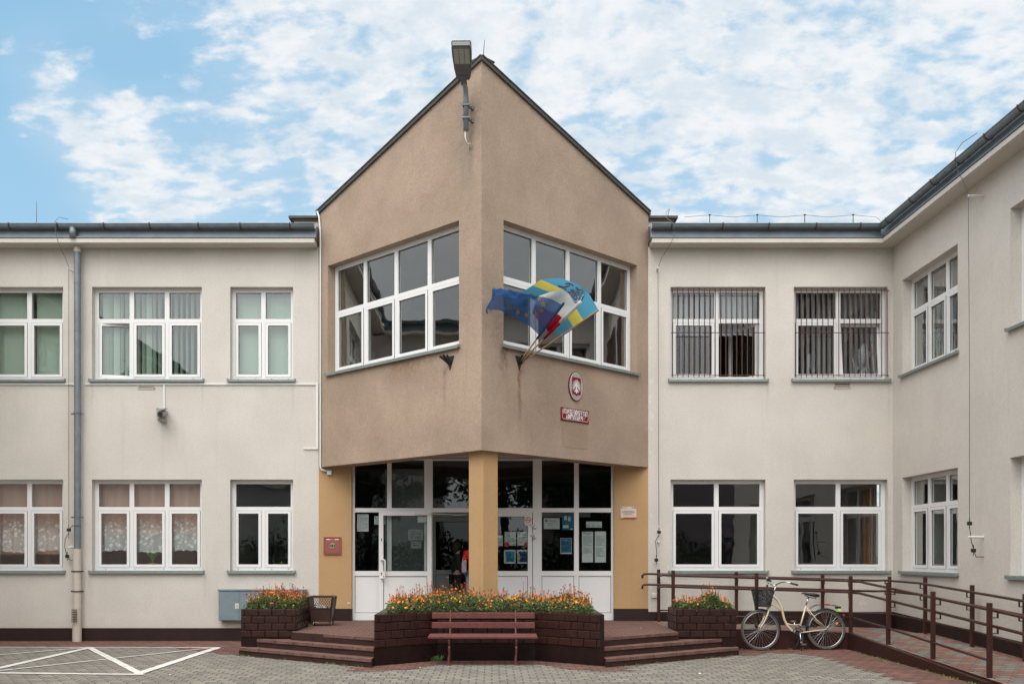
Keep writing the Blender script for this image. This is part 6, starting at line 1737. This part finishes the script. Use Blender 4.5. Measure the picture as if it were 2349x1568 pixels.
pr_, rm = person('person in a red jumper and pale jeans half hidden behind the yellow column', XX(1089, .35), .35, .39, 1.58, R(200), M['shirt_red'], M['jeans'], M['hair'])
b = MB(); xx, yy = XX(1065, .22), .20; b.bbox(xx - .045, xx + .045, yy - .02, yy + .03, ZZ(1313, yy), ZZ(1284, yy), .012); b.tube([(xx - .03, yy, ZZ(1284, yy)), (xx, yy + .01, ZZ(1275, yy)), (xx + .03, yy, ZZ(1284, yy))], .004, 6)
o = b.build('shoulder_bag', M['bag']); tag(o, 'blue and white striped bag held beside the person in red', 'bag')
person('person in a dark green top standing inside the dim hall doorway', XX(1049, .9), .95, .39, 1.5, R(100), M['green_top'], M['dark_cloth'], M['dark_hair'])

# ================================================================== bicycle
M['bike'] = mat('cream_enamel', (.62, .52, .36), .25, coat=.4); M['tyre'] = mat('tyre_rubber', (.075, .068, .065), .8, var=.2, vscale=30); M['rim'] = mat('bike_rim', (.42, .42, .42), .3, metal=.9)
M['mud'] = mat('mudguard', (.018, .020, .024), .25); M['spoke'] = mat('spoke', (.42, .42, .43), .35, metal=.8)
A0 = Vector((XX(1745, 16.80 - DC), 16.80 - DC, .353)); A1 = Vector((XX(1896, 16.93 - DC), 16.93 - DC, .353))
bd = (A1 - A0); bd.z = 0; wb = bd.length; bd.normalize()
lean = R(3.5); bn = Vector((-bd.y, bd.x, 0))           # away from viewer
bu = (Vector((0, 0, 1)) * math.cos(lean) + bn * math.sin(lean)).normalized(); bs = bd.cross(bu).normalized()   # bs: side axis
if bs.y > 0: bs = -bs                                   # towards viewer
O = Vector((A0.x, A0.y, 0.0))
BM = Matrix(((bd.x, bs.x, bu.x, O.x), (bd.y, bs.y, bu.y, O.y), (bd.z, bs.z, bu.z, O.z + .004), (0, 0, 0, 1)))
KS = wb / 1040.0
def bk_(zx, zy, side=0.0):
    s_ = (zx - 560) * KS; base = 1378 - (zx - 560) * .038
    return Vector((s_, side, (base - zy) * KS * 1.0))
BK = thing('bicycle', 'cream step through city bicycle with black basket leaning by the ramp kerb', 'bicycle', tuple(O))
def bt(name, pts, r, m, n=8, par=BK, smooth='all', **kw):
    b = MB(); b.m = BM; b.tube([bk_(*p) for p in pts], r, n, **kw); return b.build(name, m, par, smooth=smooth)
fa, ra = bk_(560, 1055), bk_(1600, 1018); fa.z = ra.z = .353
def wheel(c, phase, refl):
    b = MB(); b.m = BM; b.torus(c, (0, 1, 0), .3315, .0195, 56, 10); w_ = b.build('wheel', M['tyre'], BK, smooth='all')
    b = MB(); b.m = BM; b.torus(c, (0, 1, 0), .307, .011, 56, 8, flat=1.2); b.build('rim', M['rim'], w_, smooth='all')
    b = MB(); b.m = BM
    for i in range(36):
        a = phase + i * 2 * math.pi / 36; sd = .028 if i % 2 else -.028; k = 1 if (i // 2) % 2 else -1
        h_ = c + Vector((math.cos(a + k * 1.1) * .022, sd, math.sin(a + k * 1.1) * .022)); e_ = c + Vector((math.cos(a) * .303, 0, math.sin(a) * .303))
        b.tube([h_, e_], .0017, 4, cap=False)
    b.build('spokes', M['spoke'], w_)
    b = MB(); b.m = BM; b.tube([c + Vector((0, -.05, 0)), c + Vector((0, .05, 0))], .014, 10); b.tube([c + Vector((0, -.03, 0)), c + Vector((0, .03, 0))], .024, 12); b.build('hub', M['steel'], w_)
    if refl:
        b = MB(); b.m = BM; p = bk_(1780, 935, 0); b.ball(p, .03, 10, 8, sc=(.7, .35, 1)); b.build('reflector', mat('orange_reflector', (.85, .22, .01), .3), w_)
wheel(fa, .1, False); wheel(ra, .3, True)
bt('main_tube', [(772, 548), (800, 566), (850, 615), (888, 680), (910, 740), (925, 820), (945, 900), (985, 985), (1050, 1055), (1110, 1085), (1160, 1096)], .021, M['bike'], 10)
bt('upper_tube', [(730, 672), (790, 690), (850, 725), (905, 775)], .014, M['bike'])
bt('cross_tube', [(985, 958), (1040, 972), (1110, 975), (1188, 966)], .0105, M['bike'])
bt('seat_tube', [(1160, 1095), (1228, 880), (1292, 675)], .0145, M['bike'])
bt('head_tube', [(772, 535), (716, 690)], .018, M['bike'])
for sd in (-.05, .05):
    bt('fork_blade', [(712, 700, sd * .8), (685, 770, sd), (655, 850, sd), (610, 940, sd), (555, 1020, sd), (542, 1052, sd)], [.016, .016, .015, .013, .012, .010], M['bike'])
    bt('seat_stay', [(1290, 700, sd * .6), (1430, 880, sd), (1592, 1010, sd)], .008, M['bike'])
    bt('chain_stay', [(1190, 1088, sd * .7), (1400, 1056, sd), (1592, 1025, sd)], .009, M['bike'])
b = MB(); b.m = BM; b.text('Amsterdam', bk_(922, 830, .0185), bk_(955, 930, .0) - bk_(915, 740, 0), (.96, 0, .22), .052, 1.0, 'CENTER', shear=.2); b.build('lettering', M['ink'], BK, recalc=False)
bt('seat_post', [(1292, 672), (1335, 548)], .0125, M['steel'])
bt('stem', [(775, 530), (800, 450), (822, 385)], .012, M['steel'])
hb = [(822, 385, 0)]
bt('handlebar', [(815, 388, 0), (830, 365, .05), (855, 342, .13), (900, 334, .20), (955, 348, .25), (1000, 362, .27)], .0105, M['steel'], 10)
bt('handlebar', [(815, 388, 0), (792, 382, -.06), (760, 345, -.13), (740, 312, -.18), (760, 292, -.22), (800, 298, -.26)], .0105, M['steel'], 10)
bt('grip', [(955, 350, .25), (1062, 380, .29)], .0165, M['black'], 10); bt('grip', [(770, 292, -.23), (850, 310, -.29)], .0165, M['black'], 10)
b = MB(); b.m = BM; b.ball(bk_(757, 268, -.2), .026, 12, 8, sc=(1, 1, .6)); b.build('bell', M['steel'], BK, smooth='all')
b = MB(); b.m = BM; b.ball(bk_(722, 390, -.1), .024, 10, 8, sc=(.8, 1, 1)); b.build('front_lamp', M['black'], BK, smooth='all')
bt('brake_cable', [(745, 320, -.1), (690, 500, -.02), (700, 690, .02)], .003, M['black'], 5)
# saddle
b = MB(); b.m = BM
sec = [(1232, 492, .018, .010), (1270, 488, .028, .018), (1320, 500, .045, .024), (1380, 505, .085, .030), (1430, 510, .105, .034), (1475, 518, .100, .030), (1490, 525, .06, .018)]
P = []; n = 12
for zx, zy, hw_, hh_ in sec:
    c = bk_(zx, zy, 0)
    for j in range(n):
        a = 2 * math.pi * j / n; P.append((c.x, c.y + math.cos(a) * hw_, c.z + math.sin(a) * hh_))
fs = [(i * n + j, i * n + (j + 1) % n, (i + 1) * n + (j + 1) % n, (i + 1) * n + j) for i in range(len(sec) - 1) for j in range(n)]
fs += [tuple(range(n)), tuple(range((len(sec) - 1) * n, len(sec) * n))]
b.add(P, fs); sdl = b.build('saddle', M['black'], BK, smooth='all')
b = MB(); b.m = BM
for sd in (-.03, .03): b.tube([bk_(1270, 512, sd * .5), bk_(1340, 545, sd), (bk_(1430, 560, sd * 1.6)), bk_(1440, 535, sd * 2)], .005, 6)
for i in range(5): b.torus(bk_(1425, 545 + i * 7, .05), (0, 0, 1), .014, .003, 10, 4)
b.build('saddle_spring', M['steel'], sdl)
# mudguards
def guard(c, a0, a1, name):
    b = MB(); b.m = BM; n = 26
    for i in range(n + 1):
        a = R(a0 + (a1 - a0) * i / n)
        for (rr, sd) in ((.352, -.030), (.366, -.016), (.369, 0), (.366, .016), (.352, .030)):
            b.v.append(tuple(BM @ (c + Vector((math.cos(a) * rr, sd, math.sin(a) * rr)))))
    for i in range(n):
        for j in range(4): a = i * 5 + j; b.f.append((a, a + 1, a + 6, a + 5)); b.mi.append(0)
    o = b.build(name, M['mud'], BK, smooth='all', recalc=False)
    return o
guard(fa, -12, 97, 'front_mudguard'); guard(ra, -5 + 25, 192, 'rear_mudguard')
for sd in (-.04, .04):
    bt('guard_stay', [(590, 1040, sd), (850, 1050, sd)], .0025, M['spoke'], 5); bt('guard_stay', [(1610, 1015, sd), (1860, 850, sd)], .003, M['spoke'], 5); bt('guard_stay', [(1605, 1010, sd), (1790, 760, sd)], .004, M['black'], 5)
    bt('carrier_rail', [(1345, 730, sd), (1390, 690, sd * 1.2), (1460, 658, sd * 1.4), (1600, 655, sd * 1.4), (1735, 655, sd * 1.4), (1790, 680, sd * 1.3)], .0055, M['black'], 6)
b = MB(); b.m = BM
for zx in (1480, 1560, 1640, 1720): b.tube([bk_(zx, 656, -.056), bk_(zx, 656, .056)], .004, 6)
b.build('carrier_cross', M['black'], BK)
b = MB(); b.m = BM; p = bk_(1800, 725, .05); b.box(p.x - .03, p.x + .022, p.y - .02, p.y + .02, p.z - .022, p.z + .022); b.build('yellow_reflector', mat('lime_plastic', (.55, .80, .12), .4), BK)
b = MB(); b.m = BM; p = bk_(1790, 690, 0); b.box(p.x - .03, p.x + .045, p.y - .03, p.y + .05, p.z - .02, p.z + .02); b.build('carrier_lamp', M['black'], BK)
b = MB(); b.m = BM; p = bk_(1625, 648, 0); b.box(p.x - .027, p.x + .027, p.y - .05, p.y + .065, p.z - .004, p.z + .012); b.build('strap', mat('red_strap', (.75, .03, .03), .5), BK)
b = MB(); b.m = BM; b.ball(bk_(1888, 812, 0), .028, 10, 8, sc=(.6, 1, 1.1)); b.build('rear_lamp', mat('red_lamp', (.25, .01, .015), .3), BK, smooth='all')
# basket
M['basket'] = mat('basket_mesh', (.02, .02, .022), .5); M['net'] = cloth('basket_net', (.03, .03, .033), .2, lambda t, co: t.math('ADD', .62, t.math('MULTIPLY', .3, t.math('SINE', t.math('MULTIPLY', t.noise(co, 9, 2), 60)))))
b = MB(); b.m = BM
c0, c1 = bk_(488, 462), bk_(738, 480); d0, d1 = bk_(520, 708), bk_(690, 712)
T4 = [Vector((c0.x, -.16, c0.z)), Vector((c1.x, -.16, c1.z)), Vector((c1.x, .16, c1.z)), Vector((c0.x, .16, c0.z))]
B4 = [Vector((d0.x, -.11, d0.z)), Vector((d1.x, -.11, d1.z)), Vector((d1.x, .11, d1.z)), Vector((d0.x, .11, d0.z))]
for i in range(4): b.quad(T4[i], T4[(i + 1) % 4], B4[(i + 1) % 4], B4[i])
b.quad(*B4); bsk = b.build('basket', M['net'], BK, recalc=False)
b = MB(); b.m = BM
for Q in (T4, B4):
    for i in range(4): b.tube([Q[i], Q[(i + 1) % 4]], .006, 6)
for i in range(4): b.tube([T4[i], B4[i]], .004, 6)
for k in range(1, 10):
    for i in range(4):
        t = k / 10; b.tube([T4[i] * (1 - t) + T4[(i + 1) % 4] * t, B4[i] * (1 - t) + B4[(i + 1) % 4] * t], .0014, 4, cap=False); b.tube([T4[i] * (1 - t) + B4[i] * t, T4[(i + 1) % 4] * (1 - t) + B4[(i + 1) % 4] * t], .0014, 4, cap=False)
b.build('basket_wires', M['basket'], bsk, recalc=False)
# crank, guard, stand
bb = bk_(1160, 1095)
b = MB(); b.m = BM; b.torus(bb + Vector((-.03, .04, 0)), (0, 1, 0), .085, .007, 32, 6); b.tube([bb + Vector((-.03, .036, 0)), bb + Vector((-.03, .044, 0))], .05, 16); b.build('chainring', M['mud'], BK)
bt('chain_guard', [(1150, 1000, .055), (1260, 990, .055), (1440, 992, .055)], [.012, .016, .010], M['mud'], 8)
bt('crank_arm', [(1160, 1090, .07), (1165, 1200, .08), (1170, 1262, .08)], .009, M['steel']); bt('crank_arm', [(1160, 1090, -.05), (1145, 1010, -.06), (1118, 940, -.06)], .009, M['steel'])
for zx, zy, sd in ((1180, 1265, .13), (1115, 920, -.11)):
    b = MB(); b.m = BM; p = bk_(zx, zy, sd); b.bbox(p.x - .045, p.x + .045, p.y - .04, p.y + .04, p.z - .014, p.z + .014, .005); b.build('pedal', M['steel'], BK)
bt('kickstand', [(1215, 1110, .04), (1190, 1230, .08), (1150, 1378, .13)], .010, M['black'], 6); bt('kickstand', [(1215, 1110, -.02), (1140, 1300, -.04), (1095, 1365, -.06)], .010, M['black'], 6)

# ================================================================== small growth and leaves
def tufts(label, spots, seed, n=14, s=.05):
    rnd = random.Random(seed); b = MB()
    for (x, y, z) in spots:
        for i in range(n):
            a = rnd.uniform(0, 6.28); L = s * rnd.uniform(.5, 1.2); p = Vector((x + rnd.gauss(0, .03), y + rnd.gauss(0, .015), z)); d = Vector((math.cos(a), math.sin(a), 0)) * L * .6; sd = Vector((-math.sin(a), math.cos(a), 0)) * .005
            b.add([p - sd, p + sd, p + d * .6 + Vector((0, 0, L * .7)) + sd, p + d + Vector((0, 0, L))], [(0, 1, 2), (0, 2, 3)])
    o = b.build('weeds', M['weed'], recalc=False); tag(o, label, 'weeds', kind='stuff')
M['weed'] = mat('weed_leaf', (.09, .16, .035), .7, var=.3, vscale=20)
rnd = random.Random(5); sp_ = []
for i in range(46): t = rnd.random() ** .7; y = -1.9 - 4.5 * t; sp_.append((6.16, y, .004))
for i in range(10): sp_.append((rnd.uniform(4.3, 6.1), -1.68, .004))
sp_ += [(6.33, -6.25, .05), (6.36, -6.2, .05), (6.25, -6.3, .02), (6.4, -6.0, .06), (6.42, -5.1, .11)]
for i in range(14): x = rnd.uniform(-4.1, -1.85); sp_.append((x, Dl(x, 14.30, -1.8, .74) - .03, .004))
for i in range(14): x = rnd.uniform(1.7, 4.0); sp_.append((x, Dr(x, 14.30, 1.66, .74) - .03, .004))
tufts('sparse green weeds growing in joints along the ramp kerb and steps', sp_, 5, 6, .03)
tufts('bright green weed growing at the wall left of the bench leg', [(XX(1000, -3.52) - .03, -3.53, .004), (XX(1000, -3.52) + .03, -3.53, .004)], 6, 30, .09)
tufts('green weed growing beside the litter bin foot', [(XX(705, -1.3), -1.5, .39), (XX(712, -1.3), -1.48, .39)], 7, 20, .06)
b = MB(); rnd = random.Random(9)
for (x, y, z, c) in [(2.55, -1.9, .395, 0), (2.6, -1.86, .395, 0), (-.62, -3.7, .012, 1)] + [(rnd.uniform(-8, 7), rnd.uniform(-5.6, -2.5), .012, 1) for _ in range(9)]:
    if z < .1 and (abs(x) < 4.3 and y > -4.2): continue
    a = rnd.uniform(0, 3); d = Vector((math.cos(a), math.sin(a), .1)) * .03; e = Vector((-d.y, d.x, .01)) * .6; p = Vector((x, y, z)); b.add([p - d, p + e, p + d, p - e], [(0, 1, 2, 3)], c)
o = b.build('fallen_leaves', [M['or1'], M['pcream']], recalc=False); tag(o, 'a few fallen petals and leaves on the paving', 'leaves', kind='stuff')

# ================================================================== what the windows mirror, behind the viewer
M['bark'] = mat('bark', (.06, .045, .03), .9, var=.3); 
def crownfn(t, co, c, b): return t.mix(t.ramp(t.noise(co, 1.2, 4), .35, .65), (.018, .035, .012), (.06, .10, .03))
M['crown'] = mat('tree_leaf', (.04, .07, .02), .8, fn=crownfn)
def tree(x, y, h, r, seed, label):
    rnd = random.Random(seed); root = thing('tree', label, 'tree', (x, y, 0), 'trees across the yard')
    b = MB(); b.tube([(x, y, 0), (x + .1, y, h * .3), (x, y + .1, h * .7)], [.28, .2, .08], 8)
    for i in range(7): a = rnd.uniform(0, 6.28); b.tube([(x, y, h * rnd.uniform(.25, .5)), (x + math.cos(a) * r * .7, y + math.sin(a) * r * .7, h * rnd.uniform(.5, .8))], [.09, .03], 5)
    b.build('trunk', M['bark'], root, smooth='all')
    V = []; Fc = []
    cl = [(rnd.gauss(0, r * .42), rnd.gauss(0, r * .42), h * rnd.uniform(.35, .97), rnd.uniform(.5, 1.0)) for _ in range(38)]
    for i in range(11000):
        c = rnd.choice(cl); p = Vector((x + c[0] + rnd.gauss(0, c[3] * .5), y + c[1] + rnd.gauss(0, c[3] * .5), c[2] + rnd.gauss(0, c[3] * .45)))
        a = Vector((rnd.gauss(0, 1), rnd.gauss(0, 1), rnd.gauss(0, 1))).normalized() * .11; e = a.orthogonal() * .6; k = len(V)
        V += [tuple(p - a), tuple(p + e), tuple(p + a), tuple(p - e)]; Fc.append((k, k + 1, k + 2, k + 3))
    me = bpy.data.meshes.new('crown'); me.from_pydata(V, [], Fc); me.materials.append(M['crown']); o = bpy.data.objects.new('crown', me); COL.objects.link(o); o.parent = root; o.matrix_parent_inverse = Matrix.Translation((-x, -y, 0))
tree(-6.8, -34, 10, 3.6, 1, 'broad dark tree across the yard, seen only in the door glass')
tree(.6, -36, 12, 4.6, 2, 'taller dark tree across the yard, mirrored beside the column')
tree(5.2, -33, 8, 2.4, 3, 'narrow tree in front of the pink building across the yard')
tree(19, -17, 12, 3.0, 4, 'tree beyond the yard mirrored in the right bay window')
V = []; Fc = []; rnd = random.Random(4)
for i in range(16000):
    p = Vector((rnd.uniform(-14, 13), -29 + rnd.gauss(0, .35), rnd.uniform(0, 2.3 + .35 * math.sin(i * 12.9)))); p.z += .25 * math.sin(p.x * 1.7) * (p.z / 2)
    a = Vector((rnd.gauss(0, 1), rnd.gauss(0, 1), rnd.gauss(0, 1))).normalized() * .10; e = a.orthogonal() * .6; k = len(V)
    V += [tuple(p - a), tuple(p + e), tuple(p + a), tuple(p - e)]; Fc.append((k, k + 1, k + 2, k + 3))
me = bpy.data.meshes.new('hedge'); me.from_pydata(V, [], Fc); me.materials.append(M['crown']); o = bpy.data.objects.new('hedge', me); COL.objects.link(o)
tag(o, 'dark clipped hedge across the yard behind the viewer', 'hedge')
PB = thing('pink_building', 'plain pink flat roofed building across the yard behind the viewer', 'building', (14, -46, 0))
M['pink'] = mat('pink_render', (.30, .22, .25), .9, var=.08)
b = MB(); b.box(3, 28, -56, -46, 0, 9.5); b.build('wall', M['pink'], PB)
b = MB(); b.box(2.8, 28.2, -56.2, -45.8, 9.5, 9.8); b.build('roof_edge', M['coping'], PB)
GB = thing('grey_building', 'low grey gabled building across the yard behind the viewer', 'building', (-18, -50, 0))
b = MB(); b.box(-34, -4, -60, -50, 0, 6.5); b.build('wall', M['cream'], GB)
b = MB(); b.extrude([(-34.5, -49.5, 6.5), (-34.5, -60.5, 6.5), (-34.5, -55, 9)], (31, 0, 0)); b.build('roof', M['coping'], GB)
